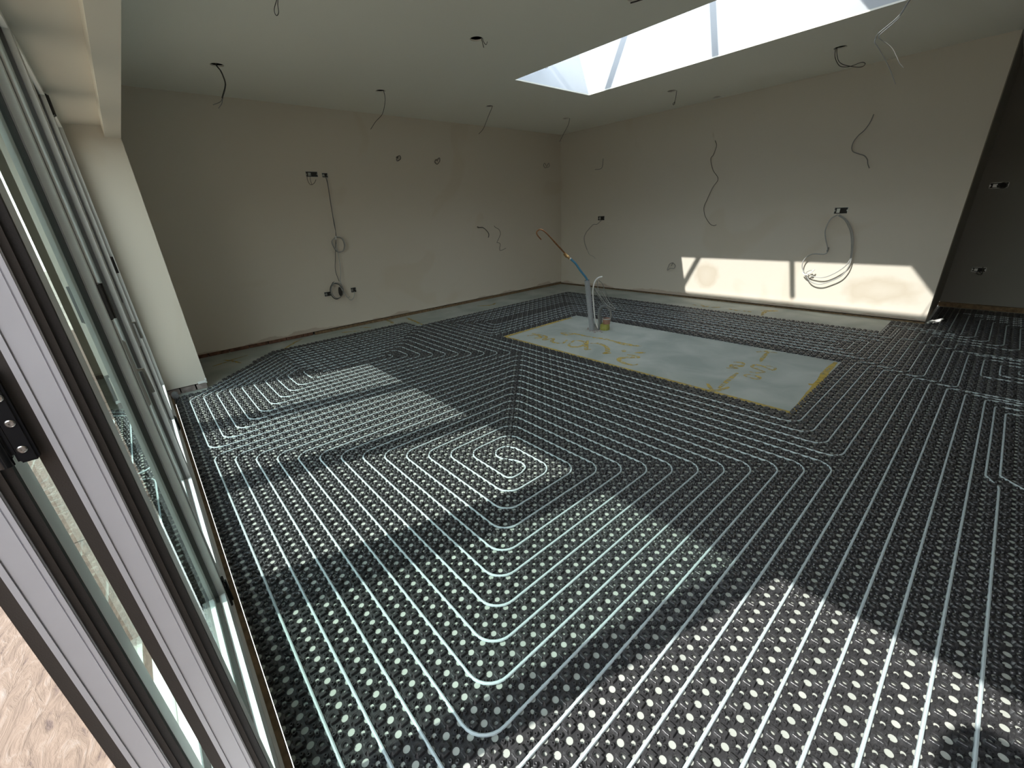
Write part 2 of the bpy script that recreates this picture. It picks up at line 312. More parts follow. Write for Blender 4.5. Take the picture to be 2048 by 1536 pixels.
D = {
    'h1': [[-4.558,0.994,2.691],0.05],
    'h2': [[-4.603,2.511,2.691],0.051],
    'h3': [[-4.572,4.004,2.691],0.056],
    'h4': [[-4.596,5.516,2.691],0.057],
    'h5': [[-2.899,2.526,2.691],0.053],
    'h6': [[-2.881,5.529,2.691],0.054],
    'h7': [[-2.722,6.403,2.691],0.057],
    'h8': [[-1.189,5.549,2.691],0.06],
    'h9': [[-1.761,3.004,2.691],0.056],
    'h10': [[-2.996,1.083,2.691],0.043],
    'h11': [[-0.545,4.646,2.691],0.047],
    'c1': [[-4.561,0.99,2.688],[-4.548,1.006,2.654],[-4.54,1.014,2.613],[-4.538,1.017,2.563],[-4.548,1.005,2.522],[-4.572,0.977,2.466],[-4.577,0.971,2.45]],
    'c1a': [[-4.577,0.971,2.45],[-4.595,0.951,2.426],[-4.64,0.898,2.407]],
    'c1b': [[-4.576,0.973,2.45],[-4.588,0.958,2.413],[-4.616,0.927,2.378]],
    'c2': [[-4.581,2.537,2.693],[-4.58,2.538,2.606],[-4.612,2.5,2.482],[-4.667,2.436,2.413],[-4.714,2.381,2.339]],
    'c3': [[-4.549,4.031,2.689],[-4.588,3.985,2.58],[-4.635,3.93,2.45],[-4.679,3.879,2.388]],
    'c4': [[-4.559,5.559,2.697],[-4.573,5.543,2.61],[-4.617,5.491,2.497],[-4.65,5.453,2.413],[-4.66,5.441,2.386]],
    'c5': [[-2.874,2.555,2.699],[-2.869,2.562,2.663],[-2.864,2.567,2.632]],
    'c5b': [[-2.868,2.562,2.697],[-2.861,2.57,2.666],[-2.851,2.582,2.652],[-2.843,2.591,2.671]],
    'c6': [[-2.844,5.573,2.694],[-2.847,5.569,2.62],[-2.853,5.562,2.574],[-2.865,5.548,2.558],[-2.86,5.554,2.546],[-2.852,5.563,2.557],[-2.851,5.564,2.574]],
    'c8': [[-1.218,5.515,2.684],[-1.209,5.525,2.614],[-1.176,5.564,2.553],[-1.144,5.602,2.537],[-1.097,5.656,2.54],[-1.037,5.727,2.566],[-1.012,5.756,2.553],[-1.03,5.735,2.529],[-1.085,5.671,2.535],[-1.153,5.591,2.558],[-1.189,5.549,2.598],[-1.21,5.524,2.684]],
    'c9': [[-1.713,3.06,2.693],[-1.743,3.025,2.677],[-1.78,2.982,2.666]],
    'c10': [[-2.999,1.08,2.673],[-3.001,1.077,2.658],[-3.016,1.059,2.62],[-3.019,1.056,2.596],[-3.013,1.063,2.584],[-3.004,1.074,2.598],[-3.0,1.078,2.635],[-2.994,1.085,2.673]],
    'c11': [[-0.545,4.647,2.686],[-0.575,4.61,2.646],[-0.61,4.569,2.558],[-0.682,4.485,2.47],[-0.692,4.474,2.437],[-0.69,4.476,2.415],[-0.668,4.502,2.383],[-0.614,4.566,2.297],[-0.575,4.611,2.224],[-0.54,4.652,2.151]],
    'c11b': [[-0.542,4.649,2.686],[-0.573,4.614,2.644],[-0.605,4.576,2.552],[-0.672,4.497,2.464],[-0.677,4.491,2.442],[-0.607,4.573,2.382],[-0.569,4.618,2.322],[-0.547,4.644,2.281],[-0.523,4.672,2.253]],
    'box1': [[-5.602,1.877,1.998],[-5.602,2.011,1.993],[-5.602,1.998,1.933],[-5.602,1.87,1.931]],
    'box1w': [[-5.572,1.886,1.962],[-5.572,1.866,1.912],[-5.572,1.887,1.848],[-5.572,1.936,1.861],[-5.572,1.969,1.904]],
    'box1w2': [[-5.577,1.915,1.963],[-5.577,1.902,1.904],[-5.577,1.907,1.848]],
    'box2': [[-5.602,2.071,1.985],[-5.602,2.134,1.978],[-5.602,2.122,1.926],[-5.602,2.063,1.93]],
    'run1': [[-5.572,2.092,1.94],[-5.572,2.1,1.845],[-5.572,2.09,1.615],[-5.572,2.083,1.396],[-5.572,2.081,1.246],[-5.572,2.05,1.134],[-5.572,2.016,0.982],[-5.572,1.979,0.808],[-5.572,1.999,0.655]],
    'run2': [[-5.567,2.105,1.935],[-5.567,2.099,1.757],[-5.567,2.088,1.524],[-5.567,2.087,1.358],[-5.567,2.075,1.246],[-5.567,2.056,1.133],[-5.567,2.056,0.939],[-5.567,2.044,0.781],[-5.567,2.011,0.664]],
    'loop': [[-5.562,2.074,1.227],[-5.562,2.149,1.203],[-5.562,2.17,1.124],[-5.562,2.138,1.049],[-5.562,2.064,1.036],[-5.562,2.028,1.087],[-5.562,2.013,1.175],[-5.562,2.074,1.227]],
    'knot': [[-5.562,1.913,0.657],[-5.562,1.861,0.584],[-5.562,1.858,0.492],[-5.562,1.907,0.433],[-5.562,1.987,0.462],[-5.562,2.013,0.541],[-5.562,1.987,0.616],[-5.562,1.919,0.636],[-5.562,1.871,0.602]],
    'knot2': [[-5.562,2.01,0.664],[-5.562,2.03,0.518],[-5.562,2.09,0.393],[-5.562,2.149,0.415],[-5.562,2.176,0.496]],
    'knot3': [[-5.552,1.982,0.608],[-5.552,2.039,0.476],[-5.552,2.061,0.43],[-5.552,2.095,0.435]],
    'box3': [[-5.602,1.781,0.541],[-5.602,1.867,0.542],[-5.602,1.865,0.477],[-5.602,1.784,0.479]],
    'box4': [[-5.602,2.148,0.549],[-5.602,2.219,0.543],[-5.602,2.21,0.476],[-5.602,2.146,0.486]],
    'blob': [[-5.572,1.974,0.587],[-5.572,2.0,0.459]],
    'st1': [[-5.582,3.14,2.185],[-5.582,3.114,2.193],[-5.582,3.172,2.214],[-5.582,3.178,2.177],[-5.582,3.13,2.15],[-5.582,3.113,2.165],[-5.582,3.149,2.213]],
    'st2': [[-5.582,3.765,2.171],[-5.582,3.816,2.213],[-5.582,3.819,2.173],[-5.582,3.768,2.128],[-5.582,3.732,2.157],[-5.582,3.758,2.185],[-5.582,3.782,2.165]],
    'st3': [[-5.582,6.096,2.174],[-5.582,6.051,2.211],[-5.582,6.027,2.172],[-5.582,6.08,2.136],[-5.582,6.158,2.214],[-5.582,6.173,2.167],[-5.582,6.11,2.137]],
    'w1': [[-5.582,4.43,1.223],[-5.582,4.455,1.208],[-5.582,4.537,1.204],[-5.582,4.608,1.159],[-5.582,4.658,1.093],[-5.582,4.644,1.038]],
    'w2': [[-5.582,4.788,1.218],[-5.582,4.81,1.192],[-5.582,4.885,1.157],[-5.582,4.92,1.091],[-5.582,4.885,1.022],[-5.582,4.824,0.944]],
    'w2b': [[-5.582,4.824,0.944],[-5.582,4.887,0.928],[-5.582,4.9,0.898],[-5.582,4.88,0.842],[-5.582,4.892,0.804],[-5.582,4.959,0.813],[-5.582,5.026,0.833]],
    'box5': [[-4.699,6.504,1.28],[-4.556,6.504,1.276],[-4.558,6.504,1.204],[-4.696,6.504,1.209]],
    'w5': [[-4.603,6.474,1.206],[-4.697,6.474,1.145],[-4.788,6.474,1.136],[-4.933,6.474,1.018],[-4.986,6.474,0.92],[-4.969,6.474,0.807],[-4.911,6.474,0.693]],
    'w5b': [[-4.919,6.484,0.692],[-4.862,6.484,0.61],[-4.779,6.484,0.581],[-4.723,6.484,0.541]],
    'w6': [[-4.78,6.484,2.039],[-4.679,6.484,2.036],[-4.624,6.484,2.066],[-4.611,6.484,2.19]],
    'w7': [[-2.714,6.484,2.193],[-2.687,6.484,2.123],[-2.715,6.484,2.022],[-2.746,6.484,1.97],[-2.696,6.484,1.827],[-2.609,6.484,1.705],[-2.672,6.484,1.595],[-2.731,6.484,1.441],[-2.763,6.484,1.348],[-2.736,6.484,1.232],[-2.652,6.484,1.12],[-2.59,6.484,1.087],[-2.548,6.484,1.098]],
    'w8': [[-0.995,6.474,2.202],[-1.01,6.474,2.129],[-1.046,6.474,2.057],[-1.089,6.474,2.014],[-1.12,6.474,1.956],[-1.124,6.474,1.898],[-1.102,6.474,1.855],[-1.042,6.474,1.825],[-0.99,6.474,1.801],[-0.955,6.474,1.76],[-0.94,6.474,1.714],[-0.916,6.474,1.668]],
    'box9': [[-1.162,6.504,1.272],[-1.036,6.504,1.267],[-1.027,6.504,1.194],[-1.151,6.504,1.198]],
    'w9a': [[-1.108,6.454,1.189],[-1.168,6.454,1.142],[-1.197,6.454,1.024],[-1.177,6.454,0.923],[-1.128,6.454,0.791],[-1.149,6.454,0.735],[-1.277,6.454,0.731],[-1.351,6.454,0.669],[-1.362,6.454,0.571],[-1.305,6.454,0.475],[-1.232,6.454,0.392],[-1.132,6.454,0.367],[-1.03,6.454,0.408],[-0.922,6.454,0.49],[-0.873,6.454,0.626],[-0.882,6.454,0.807],[-0.922,6.454,0.982],[-1.001,6.454,1.119],[-1.091,6.454,1.188]],
    'w9b': [[-1.098,6.454,1.179],[-1.018,6.454,1.119],[-0.939,6.454,0.983],[-0.89,6.454,0.787],[-0.889,6.454,0.646],[-0.967,6.454,0.539],[-1.094,6.454,0.457],[-1.225,6.454,0.459],[-1.3,6.454,0.498],[-1.258,6.454,0.533],[-1.245,6.454,0.512]],
    'w10': [[-3.184,6.474,0.487],[-3.159,6.474,0.529],[-3.117,6.474,0.496],[-3.135,6.474,0.449],[-3.195,6.474,0.446],[-3.247,6.474,0.415],[-3.217,6.474,0.513],[-3.16,6.474,0.537]],
    'w10h': [[-3.059,6.504,0.086],[-3.038,6.504,0.088]],
    'a1': [[0.023,7.7,1.452],[0.152,7.7,1.449],[0.173,7.7,1.386],[0.045,7.7,1.391]],
    'a1w': [[0.088,7.67,1.426],[0.118,7.67,1.39],[0.157,7.67,1.394],[0.16,7.67,1.427],[0.123,7.67,1.444],[0.081,7.67,1.413]],
    'a2': [[0.122,7.7,0.492],[0.202,7.7,0.505],[0.242,7.7,0.476],[0.139,7.7,0.446]],
    'a2w': [[0.208,7.67,0.516],[0.22,7.67,0.431],[0.197,7.67,0.422],[0.173,7.67,0.441],[0.188,7.67,0.457],[0.222,7.67,0.431]],
    'a3': [[0.112,7.7,1.576],[0.131,7.7,1.591]],
    'conduit': [[-2.835,4.011,-0.004],[-2.847,3.997,0.157],[-2.866,3.976,0.411],[-2.884,3.954,0.615]],
    'conduitw': [[-2.905,3.929,0.612],[-2.863,3.978,0.613],[-2.862,3.979,0.167],[-2.821,4.028,0.164]],
    'blue': [[-2.884,3.954,0.575],[-2.903,3.932,0.62],[-2.927,3.903,0.697],[-2.901,3.935,0.624],[-2.936,3.893,0.74],[-2.975,3.848,0.822],[-3.021,3.794,0.882]],
    'copper': [[-3.021,3.794,0.882],[-3.059,3.749,0.942],[-3.174,3.615,1.137],[-3.202,3.582,1.18],[-3.225,3.555,1.205],[-3.248,3.528,1.207],[-3.265,3.508,1.178],[-3.256,3.519,1.143],[-3.232,3.547,1.101]],
    'fitting': [[-3.023,3.791,0.882],[-3.057,3.752,0.938]],
    'fitting2': [[-3.04,3.771,0.891],[-3.066,3.741,0.928]],
    'white': [[-2.791,4.063,0.023],[-2.815,4.034,0.155],[-2.831,4.016,0.366],[-2.837,4.009,0.49],[-2.823,4.025,0.594],[-2.797,4.055,0.636],[-2.766,4.092,0.647]],
    'grey': [[-2.779,4.077,0.1],[-2.788,4.066,0.153],[-2.787,4.068,0.237],[-2.796,4.057,0.28]],
    'g1': [[-2.83,4.018,0.506],[-2.799,4.054,0.43],[-2.748,4.113,0.326],[-2.703,4.165,0.264],[-2.662,4.214,0.244],[-2.716,4.151,0.324],[-2.761,4.097,0.443],[-2.773,4.084,0.469]],
    'g2': [[-2.805,4.047,0.604],[-2.801,4.051,0.544],[-2.792,4.062,0.486],[-2.799,4.053,0.446],[-2.76,4.099,0.377],[-2.726,4.139,0.308],[-2.686,4.185,0.246],[-2.662,4.214,0.244],[-2.701,4.168,0.372],[-2.751,4.109,0.459],[-2.811,4.04,0.504]],
    'g3': [[-2.781,4.074,0.096],[-2.786,4.068,0.204],[-2.774,4.083,0.27],[-2.736,4.127,0.284],[-2.703,4.166,0.256],[-2.688,4.183,0.212],[-2.686,4.185,0.144]],
    'g4': [[-2.794,4.059,0.608],[-2.764,4.094,0.565],[-2.747,4.115,0.499],[-2.718,4.148,0.415],[-2.68,4.193,0.313]],
    'roll': [[-2.76,4.098,0.146],[-2.684,4.188,0.14],[-2.762,4.097,0.082],[-2.685,4.187,0.088],[-2.784,4.071,0.079],[-2.684,4.187,0.071],[-2.78,4.075,0.031],[-2.689,4.182,0.028]],
    'shard': [[-2.814,4.001,0.002],[-2.743,4.077,0.002],[-3.053,4.317,0.002]],
    'p_arrow': [[-3.054,3.676,0.002],[-2.877,3.747,0.002],[-2.664,3.751,0.002],[-2.456,3.791,0.002],[-2.319,3.78,0.002],[-2.005,3.806,0.002]],
    'p_arrow2': [[-2.894,3.767,0.002],[-2.939,3.645,0.002],[-3.054,3.676,0.002]],
    'p_arrow3': [[-2.339,3.764,0.002],[-2.175,3.751,0.002],[-2.005,3.806,0.002]],
    'p_m': [[-3.286,3.323,0.002],[-3.225,3.405,0.002],[-3.084,3.385,0.002],[-3.144,3.304,0.002]],
    'p_m2': [[-3.318,3.434,0.002],[-3.086,3.448,0.002],[-3.003,3.322,0.002],[-2.95,3.427,0.002],[-2.878,3.33,0.002],[-2.746,3.346,0.002],[-2.788,3.494,0.002]],
    'p_0a': [[-2.674,3.404,0.002],[-2.698,3.535,0.002],[-2.57,3.548,0.002],[-2.504,3.427,0.002],[-2.556,3.328,0.002],[-2.634,3.349,0.002],[-2.674,3.404,0.002]],
    'p_4': [[-2.593,3.62,0.002],[-2.394,3.351,0.002],[-2.355,3.383,0.002]],
    'p_0b': [[-2.5,3.545,0.002],[-2.429,3.603,0.002],[-2.281,3.553,0.002],[-2.173,3.427,0.002],[-2.165,3.356,0.002],[-2.121,3.418,0.002]],
    'p_dot': [[-2.082,3.581,0.002],[-2.038,3.528,0.002]],
    'p_2': [[-1.965,3.473,0.002],[-1.886,3.49,0.002],[-1.829,3.465,0.002],[-1.882,3.421,0.002],[-1.95,3.339,0.002],[-1.918,3.273,0.002],[-1.826,3.237,0.002],[-1.74,3.245,0.002],[-1.729,3.298,0.002]],
    'p_2b': [[-1.938,3.57,0.002],[-1.861,3.644,0.002]],
    'q_line1': [[-0.433,4.471,0.002],[-0.428,4.136,0.002],[-0.4,3.837,0.002],[-0.389,3.49,0.002],[-0.372,3.076,0.002]],
    'q_line1b': [[-0.427,4.094,0.002],[-0.4,3.8,0.002],[-0.452,3.754,0.002]],
    'q_arrow': [[-0.958,3.655,0.002],[-0.946,3.435,0.002],[-0.929,3.218,0.002]],
    'q_arrow2': [[-1.038,3.254,0.002],[-0.945,3.148,0.002],[-0.902,3.205,0.002],[-0.879,3.3,0.002]],
    'q_m': [[-1.096,3.908,0.002],[-1.026,3.943,0.002],[-1.004,3.842,0.002],[-1.066,3.836,0.002],[-1.058,3.772,0.002],[-1.005,3.771,0.002],[-1.081,3.715,0.002]],
    'q_0': [[-0.902,3.639,0.002],[-0.868,3.677,0.002],[-0.791,3.673,0.002],[-0.782,3.619,0.002],[-0.842,3.608,0.002],[-0.9,3.632,0.002]],
    'q_5': [[-0.896,3.752,0.002],[-0.851,3.748,0.002],[-0.799,3.815,0.002],[-0.842,3.844,0.002],[-0.924,3.887,0.002],[-0.926,3.955,0.002],[-0.862,3.963,0.002],[-0.767,3.908,0.002],[-0.773,3.993,0.002],[-0.851,3.996,0.002]],
    'q_t': [[-0.925,4.078,0.002],[-0.948,4.21,0.002],[-0.969,4.407,0.002]],
    'q_t2': [[-1.053,4.337,0.002],[-0.985,4.421,0.002],[-0.898,4.427,0.002]],
    'q_edge': [[-0.805,3.098,0.002],[-0.662,3.08,0.002],[-0.474,3.054,0.002],[-0.375,3.074,0.002]],
    'r1': [[-2.559,6.049,0.002],[-2.497,6.065,0.002]],
    'r2': [[-2.46,6.118,0.002],[-2.372,6.029,0.002],[-2.327,6.078,0.002]],
    'r3': [[-2.269,6.033,0.002],[-2.175,6.116,0.002]],
    'r4': [[-2.041,6.069,0.002],[-1.927,6.028,0.002],[-1.885,6.059,0.002]],
    'r5': [[-1.842,6.05,0.002],[-1.736,6.049,0.002]],
    'r6': [[-1.561,5.915,0.002],[-1.604,6.182,0.002],[-1.493,6.3,0.002]],
    'r7': [[-1.677,6.207,0.002],[-1.493,6.3,0.002]],
    's1': [[-5.416,1.84,0.002],[-5.314,2.048,0.002]],
    's2': [[-5.729,2.596,0.002],[-5.439,2.583,0.002],[-5.297,2.543,0.002]],
    's3': [[-5.477,2.863,0.002],[-4.88,2.789,0.002]],
    's4': [[-5.483,2.119,0.002],[-5.36,2.241,0.002]],
    's5': [[-5.262,4.061,0.002],[-5.129,4.25,0.002],[-5.202,4.395,0.002]],
    't1': [[-5.128,0.3,0.002],[-5.18,0.434,0.002],[-5.237,0.524,0.002],[-5.289,0.674,0.002]],
    't2': [[-5.301,0.432,0.002],[-5.198,0.487,0.002],[-5.001,0.554,0.002]],
    't3': [[-5.519,1.351,0.002],[-5.403,1.223,0.002],[-5.192,1.036,0.002]],
}

# ------------------------------------------------------------------ room shell
XL, YR, H = -5.602, 6.504, 2.691
YA = 7.70          # back wall of the recess on the right
XJ = -0.064        # corner where the right wall stops
XC, YC = -4.38, 0.175
XE = 3.6           # far side wall behind the camera's right
ZB, ZS = 2.068, 2.142

def poly_with_holes(outer, holes, z, name, m, thick):
    bm = bmesh.new(); eds = []
    for loop in [outer] + holes:
        vs = [bm.verts.new((x, y, z)) for x, y in loop]
        eds += [bm.edges.new((vs[i], vs[(i + 1) % len(vs)])) for i in range(len(vs))]
    bmesh.ops.triangle_fill(bm, use_beauty=True, use_dissolve=False, edges=eds)
    bmesh.ops.recalc_face_normals(bm, faces=bm.faces[:])
    g = bmesh.ops.extrude_face_region(bm, geom=bm.faces[:])
    for v in g['geom']:
        if isinstance(v, bmesh.types.BMVert): v.co.z += thick
    bmesh.ops.recalc_face_normals(bm, faces=bm.faces[:])
    me = bpy.data.meshes.new(name); bm.to_mesh(me); bm.free(); me.materials.append(m)
    o = bpy.data.objects.new(name, me); COL.objects.link(o); return o
def circ(x, y, r, n=24): return [(x + r * math.cos(2 * math.pi * k / n), y + r * math.sin(2 * math.pi * k / n)) for k in range(n)]

SX0, SX1, SY0, SY1 = -3.545, -0.585, 3.523, 4.745     # skylight opening
holes = [circ(D['h%d' % i][0][0], D['h%d' % i][0][1], 0.052 if i != 11 else 0.012) for i in range(1, 12)]
ceil = poly_with_holes([(XL, YC - .10), (XE, YC - .10), (XE, YA), (XL, YA)], [[(SX0, SY0), (SX1, SY0), (SX1, SY1), (SX0, SY1)]] + holes, H, 'ceiling', M['ceil'], 0.0125)
tag(ceil, 'pale painted ceiling with round downlight cut-outs', 'ceiling', kind='structure')
roof = poly_with_holes([(XL - .3, -.35), (XE + .3, -.35), (XE + .3, YA + .3), (XL - .3, YA + .3)],
                       [[(SX0 - .35, SY0 - .013), (SX1 + .013, SY0 - .013), (SX1 + .013, SY1 + .013), (SX0 - .35, SY1 + .013)]], 2.95, 'roof_deck', M['void'], 0.25)
tag(roof, 'dark flat roof deck above the ceiling void', 'roof', kind='structure')
sh = MB(); SZ = H + .0125
for (x0, x1, y0, y1) in ((SX1, SX1 + .0125, SY0 - .0125, SY1 + .0125), (SX0 - .33, SX1, SY0 - .0125, SY0), (SX0 - .33, SX1, SY1, SY1 + .0125)):
    sh.box(x0, x1, y0, y1, SZ, 3.60)
# the left end wall leans outwards
sh.add([(SX0, SY0, SZ), (SX0, SY1, SZ), (SX0 - .33, SY1, 3.60), (SX0 - .33, SY0, 3.60), (SX0 - .014, SY0, SZ), (SX0 - .014, SY1, SZ), (SX0 - .345, SY1, 3.60), (SX0 - .345, SY0, 3.60)],
       [(0, 1, 2, 3), (7, 6, 5, 4), (0, 4, 5, 1), (3, 2, 6, 7)])
tag(sh.build('trim_1', M['shaft']), 'white plastered shaft walls lining the skylight opening', 'skylight shaft', kind='structure')

fl = MB(); fl.box(XL - .1, XE + .1, -.10, YA + .1, -.12, 0.0)
tag(fl.build('floor', M['slab']), 'pale green-grey board floor under the heating mat', 'floor', kind='structure')

def wall(name, boxes, m, label, mats=None):
    w = MB()
    for bx in boxes: w.box(*bx)
    return tag(w.build(name, m), label, 'wall', kind='structure')
PG = 0.045          # plaster stops this far above the floor
wall('wall_left', [(XL - .15, XL, YC, YR + .15, PG, 3.0)], M['wall'], 'left wall, warm grey, with loose cables in a vertical run')
wall('wall_right', [(XL, XJ, YR, YR + .15, 0.028, 3.0), ], M['wall_r'], 'right wall, warm grey, with the sunlit patch near its foot')
wall('wall_return', [(XJ - .15, XJ, YR + .15, YA, .02, 3.0)], M['recess'], 'shade-darkened return from the end of the right wall into the recess')
wall('wall_recess', [(XJ, XE, YA, YA + .15, 0.06, 3.0)], M['recess'], 'shade-darkened recess wall beyond the end of the right wall')
wall('wall_rear', [(XE, XE + .15, YC, YA + .15, 0.0, 3.0)], M['wall'], 'plain wall on the far right side outside the view')
wall('wall_front', [(XL - .15, XC, -.30, YC, 0.062, 3.0), (1.52, XE + .15, -.30, YC, 0.0, 3.0)], M['cream'], 'cream return wall beside the folding doors')
wall('wall_lintel', [(XC, 1.52, -.30, .083, ZS, 3.0), (XC, 1.52, .083, YC, ZB, 3.0)], M['cream'], 'cream boxed beam and soffit above the doors')
wall('wall_gap_backing', [(XL - .15, XL - .10, YC, YA, -.1, PG), (XL - .15, XC - .06, -.28, YC - .03, -.1, .062), (XL - .1, XJ - .05, YR + .03, YR + .12, -.1, .03), (XJ, XE, YA + .04, YA + .12, -.1, .06)], M['void'], 'dark backing added against light leaks in the open joint under the plaster')  # dark backing added to stop outside light leaking under the walls
# sole plates, brick and board edges showing under the plaster
def strip(name, bx, m, label, cat='wall base'):
    w = MB(); w.box(*bx); return tag(w.build(name, m), label, cat, kind='structure')
strip('baseboard_left', (XL - .02, XL - .002 + .006, 1.55, YR, 0.0, 0.036), M['timber'], 'brown timber sole plate at the foot of the left wall')
strip('baseboard_right', (XL, XJ, YR - .004, YR + .02, 0.0, 0.017), M['timber'], 'thin brown sole plate at the foot of the right wall')
strip('baseboard_recess', (XJ, XE, YA - .012, YA + .03, 0.0, 0.056), M['timber'], 'brown timber at the foot of the dark recess wall')
bk = thing('trim_2', 'exposed brick course under the left wall near the corner post', 'brick course', (XL - .03, .9, 0), kind='structure')
yy = YC
k = 0
while yy < 1.52:
    ln = 0.215 if k else 0.16
    w = MB(); w.bbox(XL - .10, XL - .012 + random.uniform(-.004, .004), yy, min(yy + ln - .008, 1.53), 0.0, 0.058, .003)
    w.build('brick', M['brick'], bk); yy += ln; k += 1
reparent(bk)
ft = thing('trim_3', 'rough block foot under the cream return wall', 'block course', (XC, 0, 0), kind='structure')
for (y0, y1, c) in ((-.295, -.16, 'concrete'), (-.152, -.04, 'concrete'), (-.032, .078, 'concrete'), (.088, .168, 'concrete')):
    w = MB(); w.bbox(XC - .2, XC - .006 + random.uniform(-.004, .002), y0, y1, 0, .055 + random.uniform(-.004, .004), .003); w.build('block', M[c], ft)
reparent(ft)
w = MB(); w.add([(XC + .0005, YC - .012, .062), (XC + .002, YC - .012, .10), (XC + .002, YC + .002, .10), (XC + .002, YC + .002, .05), (XC + .0005, YC - .012, .05)], [(0, 1, 2, 3, 4)])
for s_ in range(1):
    w.box(XC - .001, XC + .002, YC - .07, YC + .002, .055, .078)
w.build('corner_bead', M['film'], ft); reparent(ft)

# ------------------------------------------------------------------ roof lantern
lan = thing('roof_lantern', 'glazed roof lantern with white bars above the ceiling opening', 'roof lantern', (-2.3, 4.13, 3.6))
LX0, LX1, LY0, LY1, LZ = -3.86, -0.40, 3.46, 4.81, 3.74
RG = ((-3.19, 4.135, 3.95), (-1.41, 4.135, 3.95))
k = MB()
k.box(LX0 - .16, SX0 - .345, LY0 - .1, LY1 + .1, 3.2, 3.60); k.box(SX1, LX1 + .12, LY0 - .1, LY1 + .1, 3.2, 3.60)
k.box(SX0 - .345, SX1, LY0 - .1, SY0 - .0125, 3.2, 3.60); k.box(SX0 - .345, SX1, SY1 + .0125, LY1 + .1, 3.2, 3.60)
k.build('kerb', M['shaft'], lan)
k = MB()
k.box(LX0 - .05, LX0, LY0 - .05, LY1 + .05, 3.60, 3.73); k.box(LX1, LX1 + .05, LY0 - .05, LY1 + .05, 3.60, 3.73)
k.box(LX0, LX1, LY0 - .05, LY0, 3.60, 3.63); k.box(LX0, LX1, LY1, LY1 + .05, 3.60, 3.73)
k.build('eaves_frame', M['shaft'], lan)
def bar(a, b_, w_=.035, name='glazing_bar'):
    MB().tube([a, b_], w_, 6).build(name, M['shaft'], lan)
bar((-3.85, LY0, LZ), RG[0]); bar((-0.755, LY0, LZ), RG[1]); bar((-3.85, LY1, LZ), RG[0]); bar((-0.755, LY1, LZ), RG[1])
bar(RG[0], RG[1], .035, 'ridge_bar')
bar((-2.28, LY0, LZ), (-2.28, 4.135, 3.95), .032); bar((-2.28, LY1, LZ), (-2.28, 4.135, 3.95), .032)
for q in ([(-3.85, LY0, LZ), (-.755, LY0, LZ), RG[1], RG[0]], [(-3.85, LY1, LZ), RG[0], RG[1], (-.755, LY1, LZ)],
          [(-3.85, LY0, LZ), RG[0], (-3.85, LY1, LZ)]):
    g = MB(); g.add(q, [tuple(range(len(q)))]); g.build('pane', M['glass_roof'], lan)
k = MB(); k.add([(-.755, LY0, LZ), (-.755, LY1, LZ), RG[1]], [(0, 1, 2)]); k.box(-.755, LX1, LY0, LY1, 3.70, 3.74); k.build('light_block_panel', M['shaft'], lan)  # opaque end added to keep sun off the right end of the wall
reparent(lan)

# ------------------------------------------------------------------ folding doors
def door(name, x0, x1, y0, label, group=None, seal=False):
    """glazed panel standing in the opening; y0 is its outer face, 70 mm thick"""
    root = thing(name, label, 'door', ((x0 + x1) / 2, y0 + .035, .03), group, 'structure')
    y1 = y0 + .0745; ST = .088; z0, z1 = .03, 2.19
    def stile(xa, xb):
        s_ = MB()
        # face layers, seen edge-on: inner gasket, aluminium, thermal break, aluminium, outer gasket
        s_.box(xa + .004, xb - .004, y0 + .000, y0 + .017, z0, z1, 1)
        s_.box(xa, xb, y0 + .017, y0 + .056, z0, z1, 0)
        s_.box(xa + .003, xb - .003, y0 + .056, y0 + .058, z0, z1, 0); s_.box(xa + .018, xb - .018, y0 + .056, y1, z0, z1, 2)
        return s_.build('stile', [M['alu'], M['rubber2'], M['rail']], root)
    stile(x0 + .003, x0 + ST); stile(x1 - ST, x1 - .003)
    r_ = MB(); r_.box(x0 + ST, x1 - ST, y0 + .005, y1, z0, .152); r_.build('bottom_rail', M['rail'], root)
    r_ = MB(); r_.box(x0 + ST, x1 - ST, y0 + .005, y1, 2.10, z1); r_.build('top_rail', M['rail'], root)
    b_ = MB()
    b_.box(x0 + ST, x0 + ST + .010, y0 + .038, y0 + .056, .152, 2.10); b_.box(x1 - ST - .010, x1 - ST, y0 + .038, y0 + .056, .152, 2.10)
    b_.box(x0 + ST, x1 - ST, y0 + .040, y0 + .056, .152, .158); b_.box(x0 + ST, x1 - ST, y0 + .040, y0 + .056, 2.094, 2.10)
    b_.build('glazing_seal', M['rubber'], root)
    g = MB(); yg = y0 + .050
    g.add([(x0 + ST, yg, .152), (x1 - ST, yg, .152), (x1 - ST, yg, 2.10), (x0 + ST, yg, 2.10)], [(0, 1, 2, 3)])
    g.build('pane', M['glass'], root)
    if seal:
        q = MB(); q.box(x0 - .038, x0 + .0205, y0 + .058, y1 - .002, z0, z1); q.box(x0 - .0165, x0 + .0032, y0 + .012, y0 + .058, z0, z1); q.build('gasket', M['rubber'], root)
    return root
YI = -.2025
panels = [(-4.365, -3.425), (-3.405, -2.405), (-2.385, -1.372), (-1.352, -0.462)]
labs = ['folding door panel next to the cream return wall, farthest from camera', 'second folding door panel from the cream return wall',
        'folding door panel with the black hinge beside the nearest closed panel', 'nearest closed folding door panel, its glass reflecting the floor pipes']
doors = []
for i, ((a, b_), lb) in enumerate(zip(panels, labs)):
    doors.append(door('door_%d' % (i + 1), a, b_, YI, lb, seal=(i > 0)))
doors.append(door('door_5', -1.352, -0.462, -.303, 'folding door panel folded back outside behind the nearest closed panel'))
